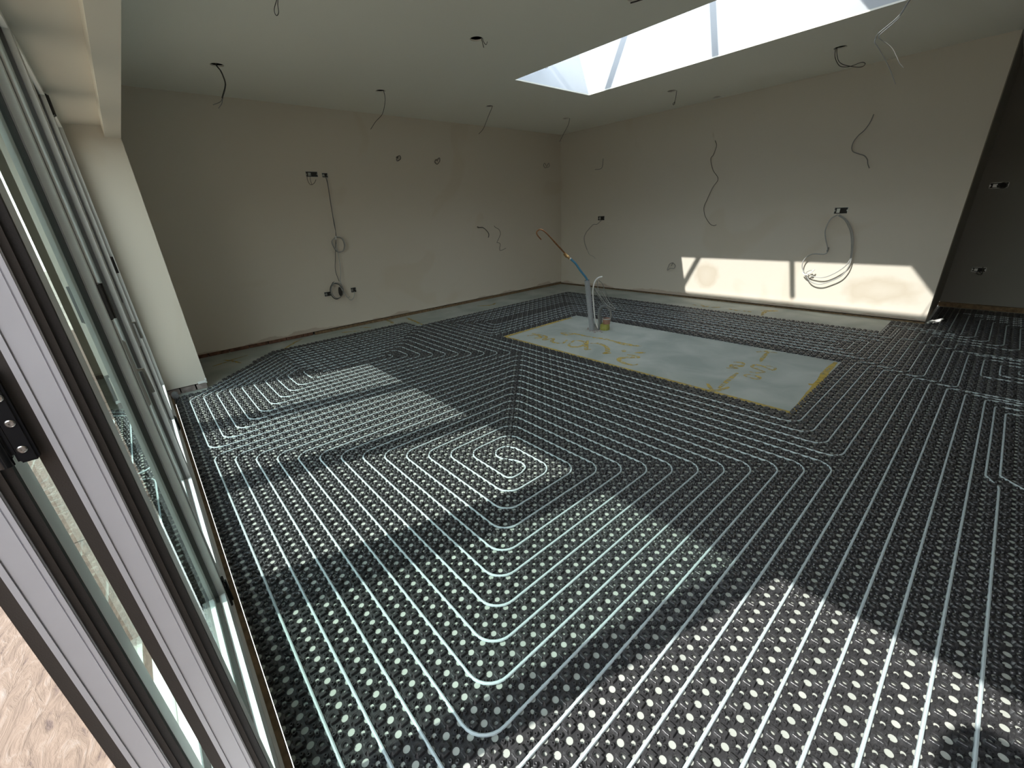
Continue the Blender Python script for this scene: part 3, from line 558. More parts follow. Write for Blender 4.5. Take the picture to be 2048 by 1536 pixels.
# end profile detail of the two panel edges that face the camera (grooves, pale lips, gaskets)
for root, y0 in ((doors[3], YI), (doors[4], -.303)):
    X = -0.462
    p = MB()
    p.box(X - .05, X + .0005, y0 + .0170, y0 + .0235, .03, 2.19); p.box(X - .05, X - .001, y0 + .0250, y0 + .0475, .03, 2.19)
    p.box(X - .05, X + .0005, y0 + .0495, y0 + .0545, .03, 2.19)
    p.build('edge_profile', M['alu'], root)
    p = MB(); p.box(X - .05, X - .0035, y0 + .0225, y0 + .0500, .03, 2.19); p.build('edge_groove', mat('violet grey groove', (0.10, 0.08, 0.14), .5), root)
    p = MB(); p.box(X - .05, X - .006, y0 + .002, y0 + .0175, .03, 2.19); p.box(X - .05, X - .005, y0 + .0545, y0 + .0642, .03, 2.19); p.build('edge_gasket', M['rubber2'], root)
    p = MB(); p.box(X - .05, X - .009, y0 + .0640, y0 + .0740, .03, 2.19); p.build('edge_seal', M['rubber'], root)
# hinge joining the two panel edges
hg = MB(); X = -.462
hg.bbox(X - .006, X + .007, -.2185, -.1985, 1.118, 1.245, .003)
hg.bbox(X - .006, X + .010, -.262, -.2165, 1.128, 1.245, .004)
hg.lathe([(.008, 0), (.008, .118)], (X + .008, -.2285, 1.12), 16)
h_ = hg.build('hinge', M['hinge'], doors[3], smooth=True)
for z in (1.207, 1.173, 1.137):
    sc = MB(); yc = -.2075 + (z - 1.173) * .05
    sc.lathe([(.0048, 0), (.0048, .0016), (.0036, .0026), (.0016, .0026), (.0016, .0008)], (X + .0065, yc, z), 14, 'X')
    sc.build('screw', M['screw'], h_, smooth=True)
# barrel hinges at the mullions, on the room side
for xi, zs, root in ((-1.362, (.03, 1.16, 2.02), doors[2]), (-3.415, (.03, 1.16, 2.02), doors[0])):
    for z in zs:
        q = MB(); q.bbox(xi - .036, xi + .036, -.130, -.121, z, z + .10, .002); q.lathe([(.0065, 0), (.0065, .10)], (xi, -.121, z), 12)
        q.build('hinge', M['hinge'], root, smooth=True)
# lever handle plates
for xi, root in ((-2.45, doors[1]), (-1.43, doors[2])):
    q = MB(); q.bbox(xi - .013, xi + .013, -.131, -.122, .86, 1.08, .003); q.tube([(xi, -.124, .98), (xi, -.108, .98), (xi - .0, -.106, .90)], .006, 10)
    q.build('handle', M['galv'], root, smooth=True)
for d_ in doors: reparent(d_)
for d_ in (doors[3],):
    pass
# sill with its running grooves, timber edge strip
w = MB(); w.box(-4.38, 1.52, -.31, -.128, -.10, .010); w.box(-4.38, 1.52, -.134, -.1285, .010, .024); w.box(-4.38, 1.52, -.205, -.199, .010, .024)
w.box(-4.38, 1.52, -.128, -.119, -.10, .018)
tag(w.build('trim_4', M['track']), 'white aluminium door sill with running grooves', 'door sill', kind='structure')
w = MB(); w.box(-4.38, 1.52, -.119, -.104, -.05, .006)
tag(w.build('trim_5', M['timber']), 'narrow brown timber edge between door sill and heating mat', 'edge strip', kind='structure')
w = MB(); w.box(-4.38, -4.368, -.205, -.128, .0, 2.142)
tag(w.build('trim_6', M['track']), 'white door frame jamb against the cream return wall', 'door jamb', kind='structure')

# patio outside, one flag next to another
pt = thing('patio', 'sunlit tan riven stone patio outside the doors', 'patio', (-1.5, -2, -.03), kind='structure')
ox = -7.2
for i in range(6):
    for j in range(5):
        q = MB(); x0 = -9.6 + i * 2.4; y0 = -.345 - (j + 1) * 1.2
        q.bbox(x0 + .004, min(x0 + 2.396, 2.59), y0 + .004, y0 + 1.196, -.07, -.030 + random.uniform(-.002, .002), .003)
        q.build('paving_stone', M['stone'], pt)
reparent(pt)
gr = MB(); gr.box(-30, 30, -40, -.315, -.30, -.06); tag(gr.build('ground', mat('bare garden ground', (0.46, 0.42, 0.35), .95, noise=.4, nscale=3)), 'bare ground around the patio', 'ground', kind='structure')  # unseen ground, kept pale to bounce warm light indoors

gw = MB(); gw.box(2.6, 2.85, -11, -.32, -.3, 2.9); gw.box(2.55, 2.9, -11, -.32, 2.9, 2.96)  # unseen wall added to keep sky light off the door edges
tag(gw.build('wall_sky_block', mat('sky block brick', (0.30, 0.22, 0.17), .9, noise=.3, nscale=6)), 'added unseen wall cutting sky light outside on the right', 'wall', kind='structure')
gw = MB(); gw.box(-14, 2.6, -11.2, -11, -.3, 2.4)  # unseen fence added to reduce light from the horizon
tag(gw.build('wall_horizon_block', mat('added horizon fence', (0.20, 0.16, 0.10), .9, noise=.3, nscale=6)), 'added horizon fence out of view at the garden end, cutting low sky light', 'fence', kind='structure')
# ------------------------------------------------------------------ heating mat
G = 0.05
def in_mat(x, y):
    if y < -.11 or y > 7.62: return False
    if -3.50 < x < -0.385 and 3.10 < y < 4.50: return False
    if x > XJ and y < YA - .06: return x < 2.6
    if y > 6.44: return False
    if x > -0.375: return True
    if y > 5.86: return False
    if y > 2.70: return x > -4.85
    if x < -5.21: return False
    if x < XC and y < .19: return False
    # diagonal cut towards the cream corner
    if y < 1.0 and x < -4.28: return (x + 4.28) * (-.85) < (y - .13) * .97 + .02
    return True
nodes = []
for i in range(-106, 54):
    for j in range(-3, 154):
        x = .025 + G * i; y = .025 + G * j
        if in_mat(x, y): nodes.append((x, y, (i + j) % 2 == 0))
r_h = .0105
outl = []
for q_ in range(4):
    for tdeg in (-1, 0, 30, 60, 90):
        t_ = math.radians(tdeg); x, y = (.025, 0.0) if tdeg < 0 else (.025 - r_h * math.sin(t_), .025 - r_h * math.cos(t_))
        for _ in range(q_): x, y = -y, x
        outl.append((x, y))
ang = [math.atan2(y, x) for x, y in outl]
def ring(rad, z, n=None): return [(r_ * math.cos(a), r_ * math.sin(a), z) for a, r_ in zip(ang, rad)]
NR = 20
RO = [(.0195, .0216, .0214, .0214, .0216)[k % 5] for k in range(NR)]
def loft(rings):
    v = [p for r_ in rings for p in r_]; f = []
    for k in range(len(rings) - 1):
        for i in range(NR): f.append((k * NR + i, k * NR + (i + 1) % NR, (k + 1) * NR + (i + 1) % NR, (k + 1) * NR + i))
    return v, f
ZT = .0125
RT = [(.0186, .0208, .0140, .0140, .0208)[k % 5] for k in range(NR)]
stud_hi = loft([ring(RO, .0010), ring(RT, ZT - .0012), ring([r_ * .93 for r_ in RT], ZT), ring([.0108] * NR, ZT), ring([.0098] * NR, ZT - .0018), ring([.0078] * NR, ZT - .0018), ring([.0074] * NR, .0004)])
stud_lo = loft([ring(RO, .0010), ring([r_ * .90 for r_ in RO], ZT), ring([.0075] * NR, ZT), ring([.0072] * NR, .001)])
def flipf(vf): return vf[0], [tuple(reversed(f)) for f in vf[1]]
stud_hi = flipf(stud_hi); stud_lo = flipf(stud_lo)
ZP = .0108
def pegs(n, hi):
    v = []; f = []
    for q_ in range(4):
        a0 = q_ * math.pi / 2; cx, cy = .0148 * math.cos(a0), .0148 * math.sin(a0); o = len(v)
        levels = [(.0072, .001), (.0058, ZP)] + ([(.0027, ZP), (.0020, ZP - .006)] if hi else [])
        for (r_, z) in levels:
            for k in range(n):
                a = a0 + 2 * math.pi * k / n
                # tear-drop plan, pointing away from the middle
                rr = r_ * (1.25 if k == 4 and r_ > .005 else 1)
                v.append((cx + rr * math.cos(a), cy + rr * math.sin(a), z))
        L_ = len(levels)
        for l in range(L_ - 1):
            for k in range(n): f.append((o + l * n + k, o + l * n + (k + 1) % n, o + (l + 1) * n + (k + 1) % n, o + (l + 1) * n + k))
        f.append(tuple(o + (L_ - 1) * n + k for k in range(n)))
    return v, f
peg_hi, peg_lo = pegs(8, True), pegs(5, False)
def add_ribs(vf):
    v, f = list(vf[0]), list(vf[1])
    for a in (math.pi / 4, 3 * math.pi / 4):
        for sgn in (1, -1):
            c_, s_ = math.cos(a) * sgn, math.sin(a) * sgn; o = len(v); w_ = .0006
            for r_ in (.0085, .0215):
                for (e_, z_) in ((-w_, .001), (w_, .001), (w_, .0042), (-w_, .0042)): v.append((c_ * r_ - s_ * e_, s_ * r_ + c_ * e_, z_))
            f += [(o, o + 1, o + 2, o + 3), (o + 7, o + 6, o + 5, o + 4), (o + 3, o + 2, o + 6, o + 7), (o + 1, o + 5, o + 6, o + 2), (o + 4, o, o + 3, o + 7)]
    return v, f
peg_hi = add_ribs(peg_hi)
sheet_s = loft([[(x, y, .001) for x, y in outl], ring(RO, .001)])
sheet_c = loft([[(x, y, .001) for x, y in outl], ring([.0065] * NR, .001)])
def replicate(vf, pts):
    """one mesh from many translated copies, via numpy"""
    v = np.array(vf[0], dtype=np.float32); P = np.array(pts, dtype=np.float32); nv = len(v)
    V = (v[None, :, :] + np.concatenate([P, np.zeros((len(P), 1), np.float32)], 1)[:, None, :]).reshape(-1, 3)
    cnt = np.array([len(f) for f in vf[1]], dtype=np.int32); idx = np.array([i for f in vf[1] for i in f], dtype=np.int32)
    I = (idx[None, :] + (np.arange(len(P), dtype=np.int32) * nv)[:, None]).reshape(-1); Cn = np.tile(cnt, len(P))
    return V, I, Cn
def np_mesh(name, parts, m, parent):
    Vs, Is, Cs, o = [], [], [], 0
    for vf, pts in parts:
        if not len(pts): continue
        V, I, Cn = replicate(vf, pts); Vs.append(V); Is.append(I + o); Cs.append(Cn); o += len(V)
    V = np.concatenate(Vs); I = np.concatenate(Is); Cn = np.concatenate(Cs)
    me = bpy.data.meshes.new(name); me.vertices.add(len(V)); me.vertices.foreach_set('co', V.ravel())
    me.loops.add(len(I)); me.loops.foreach_set('vertex_index', I)
    me.polygons.add(len(Cn)); st = np.concatenate([[0], np.cumsum(Cn)[:-1]]).astype(np.int32)
    me.polygons.foreach_set('loop_start', st); me.polygons.foreach_set('loop_total', Cn)
    me.materials.append(m); me.update(calc_edges=True); me.validate()
    ob = bpy.data.objects.new(name, me); COL.objects.link(ob); ob.parent = parent; return ob
hm = thing('heating_mat', 'black plastic stud mat with punched holes covering the floor', 'heating mat', (0, 0, 0))
cx, cy = .311, -.0374
def dist(p): return math.hypot(p[0] - cx, p[1] - cy)
def vis(p):
    """roughly inside the photographed view"""
    d = (p[0] - cx, p[1] - cy, -1.383); zc = sum(a * b for a, b in zip(R3[2], d))
    if zc <= 0: return False
    u = 1024 + 829 * sum(a * b for a, b in zip(R3[0], d)) / zc; v = 768 + 829 * sum(a * b for a, b in zip(R3[1], d)) / zc
    return 400 < u < 2040 and 0 < v < 1530
studs = sorted([(x, y) for x, y, s_ in nodes if s_], key=dist); clus = sorted([(x, y) for x, y, s_ in nodes if not s_], key=dist)
near_s = [p for p in studs if vis(p)][:300]; near_c = [p for p in clus if vis(p)][:300]
ns, nc = set(near_s), set(near_c)
rest_s = [p for p in studs if p not in ns]; rest_c = [p for p in clus if p not in nc]
np_mesh('base_sheet', [(sheet_s, studs), (sheet_c, clus)], M['mat'], hm)
LODD = 2.9
o1 = np_mesh('studs', [(stud_hi, [p for p in rest_s if dist(p) < LODD]), (stud_lo, [p for p in rest_s if dist(p) >= LODD])], M['mat'], hm); o1['kind'] = 'stuff'
o2 = np_mesh('pegs', [(peg_hi, [p for p in rest_c if dist(p) < LODD]), (peg_lo, [p for p in rest_c if dist(p) >= LODD])], M['mat'], hm); o2['kind'] = 'stuff'
for nm, vf, pts in (('stud', stud_hi, near_s), ('peg_cluster', peg_hi, near_c)):
    me = bpy.data.meshes.new(nm); me.from_pydata(vf[0], [], vf[1]); me.materials.append(M['mat']); me.update()
    for (x, y) in pts:
        o = bpy.data.objects.new(nm, me); COL.objects.link(o); o.parent = hm; o.location = (x, y, 0)

# ------------------------------------------------------------------ heating pipes (grid unit 0.1 m)
PR, PZ = .0053, .0070
def pipe(name, pts, label, r=.9, dense=True, group='heating pipe circuits in the mat'):
    P = [(x * .1, y * .1, PZ) for x, y in pts]
    q = fillet(P, r * .1, 7)
    return tag(MB().tube(q, PR, 8).build(name, M['pipe'], smooth=True), label, 'pipe', group)
# circuit one: double spiral in front of the island
def spiral_arm(k0, feed_y):
    pts = []; k = k0
    pts.append((-28 + k0, feed_y))
    while k <= 12:
        pts += [(-28 + k, k), (-k, k), (-k, 25.5 - k)]
        k += 2
        if k <= 12: pts.append((-28 + k, 25.5 - (k - 2)))
    return pts
armA = spiral_arm(0, 27.5)      # ends k=12 at (-12,13.5)
armB = spiral_arm(1, 26.5)      # ends k=11 at (-11,14.5)
scurl = [(-12.0, 12.9), (-12.25, 13.45), (-12.85, 13.62), (-13.45, 13.40), (-13.95, 13.10), (-14.55, 13.12), (-14.95, 13.6), (-14.85, 14.2), (-14.2, 14.5)]
L2 = [(-1, 27.5), (-1, 45), (.5, 45), (.5, 55.5), (1.5, 55.5), (1.5, 58.5), (5.5, 58.5), (5.5, 69), (14, 69)]
L3 = [(0, 26.5), (0, 44.5), (1.5, 44.5), (1.5, 55), (2.5, 55), (2.5, 57.5), (6.5, 57.5), (6.5, 68), (14, 68)]
path1 = list(reversed(L2)) + armA[:-1]
q1 = fillet([(x * .1, y * .1, PZ) for x, y in path1 + [(-12.0, 12.9)]], .09, 7)[:-1]
qs = catmull([(x * .1, y * .1, PZ) for x, y in scurl], 5)
path2 = [(-14.2, 14.5)] + list(reversed(armB)) + L3
q2 = fillet([(x * .1, y * .1, PZ) for x, y in path2], .09, 7)[1:]
tag(MB().tube(q1 + qs + q2, PR, 8).build('heating_pipe', M['pipe'], smooth=True), 'white heating pipe coiled as the large double spiral in front of the island', 'pipe', 'heating pipe circuits in the mat')
# circuit two: spiral towards the cream return wall, its far corners cut diagonally
ctr = []
for k in range(0, 9):
    ctr.append(k)
def ring2(k):
    xt = -50.5 + k; return [(-41, k), (-29 - k, k), (-29 - k, 27.5 - k), (xt, 27.5 - k), (xt, 9.5)]
arm = []
pa = [(-50.5, 25.0)]
def arm2(k0):
    pts = []; k = k0
    while k <= 8:
        a = ring2(k)
        pts += [a[4], a[0], a[1], a[2]] if not pts else [(a[4][0], 27.5 - (k - 2)), a[4], a[0], a[1], a[2]]
        k += 2
    return pts
a0, a1 = arm2(0), arm2(1)
pipe('heating_pipe', [(-50.5, 26.5)] + a0 + [(-40.5, 19.5), (-40.5, 10.5), (-39.2, 10.5), (-39.2, 17.4), (-38.4, 17.4), (-38.4, 12)][:2], 'white heating pipe spiralling near the cream return wall, outer run')
pipe('heating_pipe', [(-49.5, 26.5)] + a1 + [(-41.5, 20.5), (-41.5, 9.5), (-38, 9.5), (-38, 18.2), (-39.5, 18.2), (-39.5, 11)], 'white heating pipe spiralling near the cream return wall, inner run')
# feeds along the island and up to the recess
pipe('heating_pipe', [(-48, 28.5), (-2, 28.5), (-2, 45.5), (-.5, 45.5), (-.5, 56), (.5, 56), (.5, 59.5), (4.5, 59.5), (4.5, 70), (14, 70)], 'white heating pipe second from the island edge, turning its near corner')
pipe('heating_pipe', [(-48, 29.5), (-3, 29.5), (-3, 46), (-1.5, 46), (-1.5, 56.5), (-.5, 56.5), (-.5, 60.5), (3.5, 60.5), (3.5, 71), (14, 71)], 'white heating pipe closest to the island edge, turning its near corner')
# runs coming from under the camera
lower = [(1, [(2.5, 44), (2.5, 54.5), (14, 54.5)], 'first'), (2, [(3.5, 43.5), (3.5, 54), (14, 54)], 'second'), (3, [(3, 43), (14, 43)], 'third'), (4, [(4, 42.5), (14, 42.5)], 'fourth'), (5, [(5, 42), (14, 42)], 'fifth')]
for a, rest, nm in lower:
    pts = [(a, -.6), (a, rest[0][1])] + (rest if a < 3 else rest[1:])
    pipe('heating_pipe', pts, 'straight white heating pipe right of the large spiral, %s from it' % nm, r=.5)
pipe('heating_pipe', [(6, -.6), (6, 28.6), (5.5, 29.6), (5.5, 41), (14, 41)], 'white heating pipe with a short diagonal kink near the right edge', r=.4)
pipe('heating_pipe', [(9, -.6), (9, 27), (8, 28), (6, 30), (6, 40), (14, 40)], 'white heating pipe bending away to the right edge', r=.4)
for k, a in enumerate((7, 8)): pipe('heating_pipe', [(a, -.6), (a, 27.0 - k * .5), (a + 6, 33)], 'straight white heating pipe at the far right foreground, %s' % ('nearer the spiral' if k == 0 else 'farther from the spiral'), r=.4)
for k in range(3):
    pipe('heating_pipe', [(14, 47.5 + k), (4.5 + k, 47.5 + k), (4.5 + k, 53 - k), (14, 53 - k)], 'white heating pipe looped as a hairpin at right, %s of three' % ('outermost', 'middle', 'innermost')[k], r=.5)
# spiral behind and left of the island
for j in range(4):
    x0, x1, yl, yh, y0 = -46 + j, -38.5 - j + 1.5, 47 + j, 54.5 - j, 31 + j
    pipe('heating_pipe', [(x0 + .6, y0), (x0, y0 + .6), (x0, yh), (-2.5 - j, yh), (-2.5 - j, yl), (x1, yl), (x1, y0), (x0 + 1.2, y0)], 'white heating pipe looped behind the island, %s loop' % ('outermost', 'second', 'third', 'innermost')[j], r=.6)
pipe('heating_pipe', [(-36.2, 45.75), (-36.2, 30.3), (-47.5, 30.3), (-47.5, 57), (-3.3, 57), (-3.3, 62), (1.5, 62), (1.5, 73), (14, 73)], 'white heating pipe along the back edge of the mat into the recess', r=.6)
pipe('heating_pipe', [(-47, 56), (-2.2, 56), (-2.2, 61.2), (2.5, 61.2), (2.5, 72), (14, 72)], 'white heating pipe second from the back edge into the recess', r=.6)

# ------------------------------------------------------------------ spray paint on the floor
def ribbon(mb, pts, w, z=.0012, taper=True):
    P = [Vector((p[0], p[1], 0)) for p in pts]
    P = catmull(P, 5) if len(P) > 2 else [P[0] + (P[1] - P[0]) * k / 5 for k in range(6)]
    n = len(P); vs = []
    for i, p in enumerate(P):
        t_ = (P[min(i + 1, n - 1)] - P[max(i - 1, 0)]).normalized(); a = Vector((-t_.y, t_.x, 0)); ww = w * (1 if not taper else (.45 + .55 * math.sin(math.pi * min(1, max(0, (i + .6) / n)))) )
        ww *= random.uniform(.85, 1.1); vs += [(p.x + a.x * ww / 2, p.y + a.y * ww / 2, z), (p.x - a.x * ww / 2, p.y - a.y * ww / 2, z)]
    mb.add(vs, [(2 * i, 2 * i + 1, 2 * i + 3, 2 * i + 2) for i in range(n - 1)])
def marking(keys, w, label, m='mark'):
    b_ = MB()
    for n_, k_ in enumerate(keys): ribbon(b_, D[k_], w, .0012 + n_ * .0003)
    return tag(b_.build('spray_marking', M[m]), label, 'marking')
marking(['p_arrow', 'p_arrow2', 'p_arrow3'], .045, 'long yellow spray-painted double arrow beside the pipe stub on the island slab')
marking(['p_m', 'p_m2', 'p_0a', 'p_4', 'p_0b', 'p_dot', 'p_2', 'p_2b'], .05, 'large yellow spray-painted dimension figures at the left of the island slab')
marking(['q_arrow', 'q_arrow2', 'q_m', 'q_t', 'q_t2'], .04, 'yellow spray-painted arrow pair at the right of the island slab')
marking(['q_0', 'q_5'], .032, 'yellow spray-painted figures beside the arrow at the right of the island slab')
marking(['q_line1', 'q_line1b'], .06, 'thick yellow line along the right end of the island slab', 'mark_edge')
b_ = MB(); ribbon(b_, [(-3.47, 3.125), (-2.5, 3.125), (-1.5, 3.122), (-.38, 3.118)], .035, .0012, False); ribbon(b_, [(-3.47, 3.12), (-3.475, 3.6), (-3.478, 4.1), (-3.47, 4.35)], .05, .0015, False)
tag(b_.build('spray_marking', M['mark_edge']), 'faint yellow outline along the near and left edges of the island slab', 'marking')
marking(['r1', 'r2', 'r3', 'r4', 'r5'], .05, 'row of faint yellow marks between mat and right wall')
marking(['r6', 'r7'], .05, 'yellow arrow head pointing at the right wall')
marking(['s1', 's4'], .045, 'short yellow marks beside the left wall near the notch in the mat')
marking(['s2', 's3'], .05, 'yellow lines crossing the floor strip by the mat notch')
marking(['s5'], .06, 'faint yellow mark on the floor strip toward the far corner')
marking(['t1', 't2'], .035, 'yellow cross on the floor beside the cream return wall')
marking(['t3'], .04, 'slanting yellow stroke on the floor near the left wall foot')

# ------------------------------------------------------------------ ceiling cables
def cable(name, segs, label, rad=.0030, m='cable_d', cat='cable', group=None, k=7):
    b_ = MB()
    for s_ in segs: b_.tube(catmull([Vector(p) for p in s_], k) if len(s_) > 2 else s_, rad, 8)
    return tag(b_.build(name, M[m], smooth=True), label, cat, group)
def up(p, h=.05): return [[p[0][0], p[0][1], H + h]] + p
gc = 'cables hanging from the downlight holes'
t_ = thing('lighting_cable', 'dark cable with two split ends hanging nearest the cream beam', 'cable', D['c1'][0], gc)
MB().tube(catmull(up(D['c1']), 7), .0058, 8).build('sheath', M['cable_d'], t_, smooth=True)
MB().tube(catmull(D['c1a'], 5), .0028, 8).build('wire', M['cable_g'], t_, smooth=True); MB().tube(catmull(D['c1b'], 5), .0028, 8).build('wire', M['cable_g'], t_, smooth=True)
reparent(t_)
cable('lighting_cable', [up(D['c2'])], 'long curved cable hanging from the second hole along the left wall', group=gc)
cable('lighting_cable', [up(D['c3'])], 'cable hanging from the third hole along the left wall', group=gc)
cable('lighting_cable', [up(D['c4'])], 'cable hanging from the hole right in the room corner', group=gc)
cable('lighting_cable', [up(D['c5']), up(D['c5b'])], 'two short hooked wires hanging from the large hole in mid ceiling', .0026, group=gc)
cable('lighting_cable', [up(D['c6'])], 'short cable ending in a small loop between skylight and right wall', .0030, group=gc)
cable('lighting_cable', [up(D['c8'])[:] + [[D['c8'][-1][0], D['c8'][-1][1], H + .05]]], 'cable in a sideways loop hanging right of the skylight', .0030, group=gc)
cable('lighting_cable', [up(D['c9'])], 'stub of dark cable at the top edge left of the skylight', .0045, group=gc)
cable('lighting_cable', [[[D['c10'][0][0], D['c10'][0][1], H + .05]] + D['c10'] + [[D['c10'][-1][0], D['c10'][-1][1], H + .05]]], 'slim looped cable hanging at the top edge of the ceiling', .0022, group=gc)
t_ = thing('lighting_cable', 'pale twin cable with stripped ends hanging beyond the skylight', 'cable', D['c11'][0], gc)
MB().tube(catmull(up(D['c11'], .02)[:6], 6), .0026, 8).build('core', M['cable_g'], t_, smooth=True)
MB().tube(catmull(D['c11'][4:], 6), .0030, 8).build('core', M['cable_m'], t_, smooth=True)
MB().tube(catmull(up(D['c11b'], .02)[:6], 6), .0024, 8).build('core', M['cable_g'], t_, smooth=True)
MB().tube(catmull(D['c11b'][4:], 6), .0028, 8).build('core', M['cable_m'], t_, smooth=True)
reparent(t_)
# coil in the skylight shaft end wall
co = [(SX0 + .015, 3.86, 2.93), (SX0 + .02, 3.90, 2.90), (SX0 + .03, 3.96, 2.86), (SX0 + .03, 3.99, 2.90), (SX0 + .03, 3.965, 2.95), (SX0 + .03, 3.93, 2.90), (SX0 + .03, 3.95, 2.85), (SX0 + .03, 4.00, 2.87), (SX0 + .03, 4.0, 2.94), (SX0 + .01, 3.97, 2.99)]
cable('lighting_cable', [co], 'small coiled wire on the end wall of the skylight shaft', .004, 'cable_l')

# ------------------------------------------------------------------ wall boxes and cables
def wall_box(name, quad, axis, label, mounted='galv', wires=None, mesh_only=False):
    """metal back box on the wall face: steel rim round a dark plate standing in for inner shade"""
    Q = np.array(quad); ctr = Q.mean(0)
    root = thing(name, label, 'socket box', tuple(ctr))
    a = 1 if axis == 'X' else 0
    lo, hi = Q[:, a].min(), Q[:, a].max(); z0, z1 = Q[:, 2].min() + .003, Q[:, 2].max() - .003
    def bx(mb, u0, u1, d0, d1, w0, w1, bev=0):
        if axis == 'X': mb.box(XL + d0, XL + d1, u0, u1, w0, w1)
        elif axis == 'Y': mb.box(u0, u1, YR - d1, YR - d0, w0, w1)
        else: mb.box(u0, u1, YA - d1, YA - d0, w0, w1)
    m_ = MB(); t = .004
    bx(m_, lo, hi, -.001, .004, z0, z0 + t); bx(m_, lo, hi, -.001, .004, z1 - t, z1); bx(m_, lo, lo + t, -.001, .004, z0, z1); bx(m_, hi - t, hi, -.001, .004, z0, z1)
    zc = (z0 + z1) / 2
    bx(m_, lo + t, lo + .012, .0, .004, zc - .008, zc + .008); bx(m_, hi - .012, hi - t, .0, .004, zc - .008, zc + .008)
    m_.build('rim', M[mounted], root)
    m_ = MB(); bx(m_, lo + .001, hi - .001, -.002, .0015, z0 + .001, z1 - .001); m_.build('box_shade_plate', M['dark'], root)  # dark plate on the wall face, painted as the shade inside the box
    m_ = MB(); bx(m_, lo + (hi - lo) * .18, lo + (hi - lo) * .42, .0015, .0025, z0 + .012, z1 - .014); m_.build('back_plate', M['galv'], root)
    for seg, rad, mm in (wires or []):
        MB().tube(catmull([Vector(p) for p in seg], 6), rad, 8).build('wire', M[mm], root, smooth=True)
    reparent(root); return root
wall_box('socket_box', D['box1'], 'X', 'twin back box high on the left wall with hooked wires', wires=[(D['box1w'], .003, 'cable_d'), (D['box1w2'], .0025, 'cable_d')])
wall_box('socket_box', D['box2'], 'X', 'single back box high on the left wall above the cable run')
wall_box('socket_box', D['box3'], 'X', 'back box low on the left wall, left of the cable knot')
wall_box('socket_box', D['box4'], 'X', 'back box low on the left wall, right of the cable knot')
wall_box('socket_box', D['box5'], 'Y', 'dark back box on the right wall near the corner')
wall_box('socket_box', D['box9'], 'Y', 'back box on the right wall above the big cable loop')
wall_box('socket_box', D['a1'], 'A', 'back box in the dark recess with black wire', wires=[(D['a1w'], .005, 'cable_d')])
wall_box('socket_box', D['a2'], 'A', 'lower back box in the dark recess', wires=[(D['a2w'], .004, 'cable_d')])
t_ = thing('cable_run', 'bundle of cables running down the left wall to a knot', 'cable', D['run1'][0])
MB().tube(catmull(D['run1'], 6), .0034, 8).build('cable', M['cable_d'], t_, smooth=True)
MB().tube(catmull(D['run2'][:6], 6), .0034, 8).build('cable', M['cable_g'], t_, smooth=True)
MB().tube(catmull(D['run2'][5:], 6), .0045, 8).build('cable', M['cable_l'], t_, smooth=True)
MB().tube(catmull(D['loop'], 8), .0055, 8).build('coil', M['cable_l'], t_, smooth=True)
lp2 = [[p[0] - .01, p[1] * .985 + .025, p[2] * .985 + .012] for p in D['loop']]
MB().tube(catmull(lp2, 8), .0045, 8).build('coil', M['cable_g'], t_, smooth=True)
MB().tube(catmull(D['knot'], 8), .006, 8).build('knot', M['cable_d'], t_, smooth=True)
MB().tube(catmull([[p[0] + .012, p[1] + .012, p[2] + .01] for p in D['knot']], 8), .0045, 8).build('knot', M['cable_g'], t_, smooth=True)
MB().tube(catmull(D['knot2'], 8), .0050, 8).build('cable', M['cable_l'], t_, smooth=True)
MB().tube(catmull(D['knot3'], 8), .0050, 8).build('cable', M['cable_l'], t_, smooth=True)
b_ = MB(); b_.lathe([(.010, 0), (.020, .02), (.024, .05), (.020, .09), (.012, .12)], (XL + .03, 1.985, .46), 10); b_.build('tape_wrap', M['dark'], t_, smooth=True)
b_ = MB(); b_.bbox(XL + .028, XL + .045, 2.055, 2.075, 1.19, 1.235, .003); b_.build('tape_tag', M['cable_w'], t_)
reparent(t_)
for n_, lb in (('st1', 'short curled cable stub on the left wall, first from the left'), ('st2', 'short curled cable stub on the left wall, second from the left'), ('st3', 'short curled cable stub on the left wall next to the corner')):
    cable('cable_stub', [D[n_]], lb, .0042 if n_ != 'st3' else .0034, 'cable_d', group='curled stubs high on the left wall')
cable('cable_stub', [D['w1']], 'thick dark cable bent downwards from mid height of the left wall', .006)
cable('cable_stub', [D['w2'], D['w2b']], 'thin zigzag cable beside the thick dark one on the left wall', .0032)
t_ = thing('cable_stub', 'curved cable bowing out below the dark back box by the corner', 'cable', D['w5'][0])
MB().tube(catmull(D['w5'][:4], 6), .0045, 8).build('sheath', M['cable_g'], t_, smooth=True); MB().tube(catmull(D['w5'][3:], 6), .0045, 8).build('core', M['cable_g'], t_, smooth=True)
MB().tube(catmull(D['w5b'], 6), .0035, 8).build('core', M['cable_l'], t_, smooth=True); reparent(t_)
cable('cable_stub', [D['w6']], 'short pale cable stub high on the right wall near the corner', .0048, 'cable_g')
cable('cable_stub', [D['w7']], 'long wavy grey cable down the middle of the right wall', .0034, 'cable_d')
cable('cable_stub', [D['w8']], 'S-shaped cable high on the right part of the right wall', .0046, 'cable_g')
t_ = thing('cable_stub', 'big white double cable loop hanging in front of the sunlit patch', 'cable', D['w9a'][0])
MB().tube(catmull(D['w9a'], 6), .0062, 8).build('cable', M['cable_m'], t_, smooth=True); MB().tube(catmull(D['w9b'], 6), .0058, 8).build('cable', M['cable_m'], t_, smooth=True)
MB().tube(catmull([[-1.128, 6.454, .815], [-1.123, 6.452, .795], [-1.128, 6.45, .765]], 4), .010, 8).build('tape_wrap', M['cable_g'], t_, smooth=True)
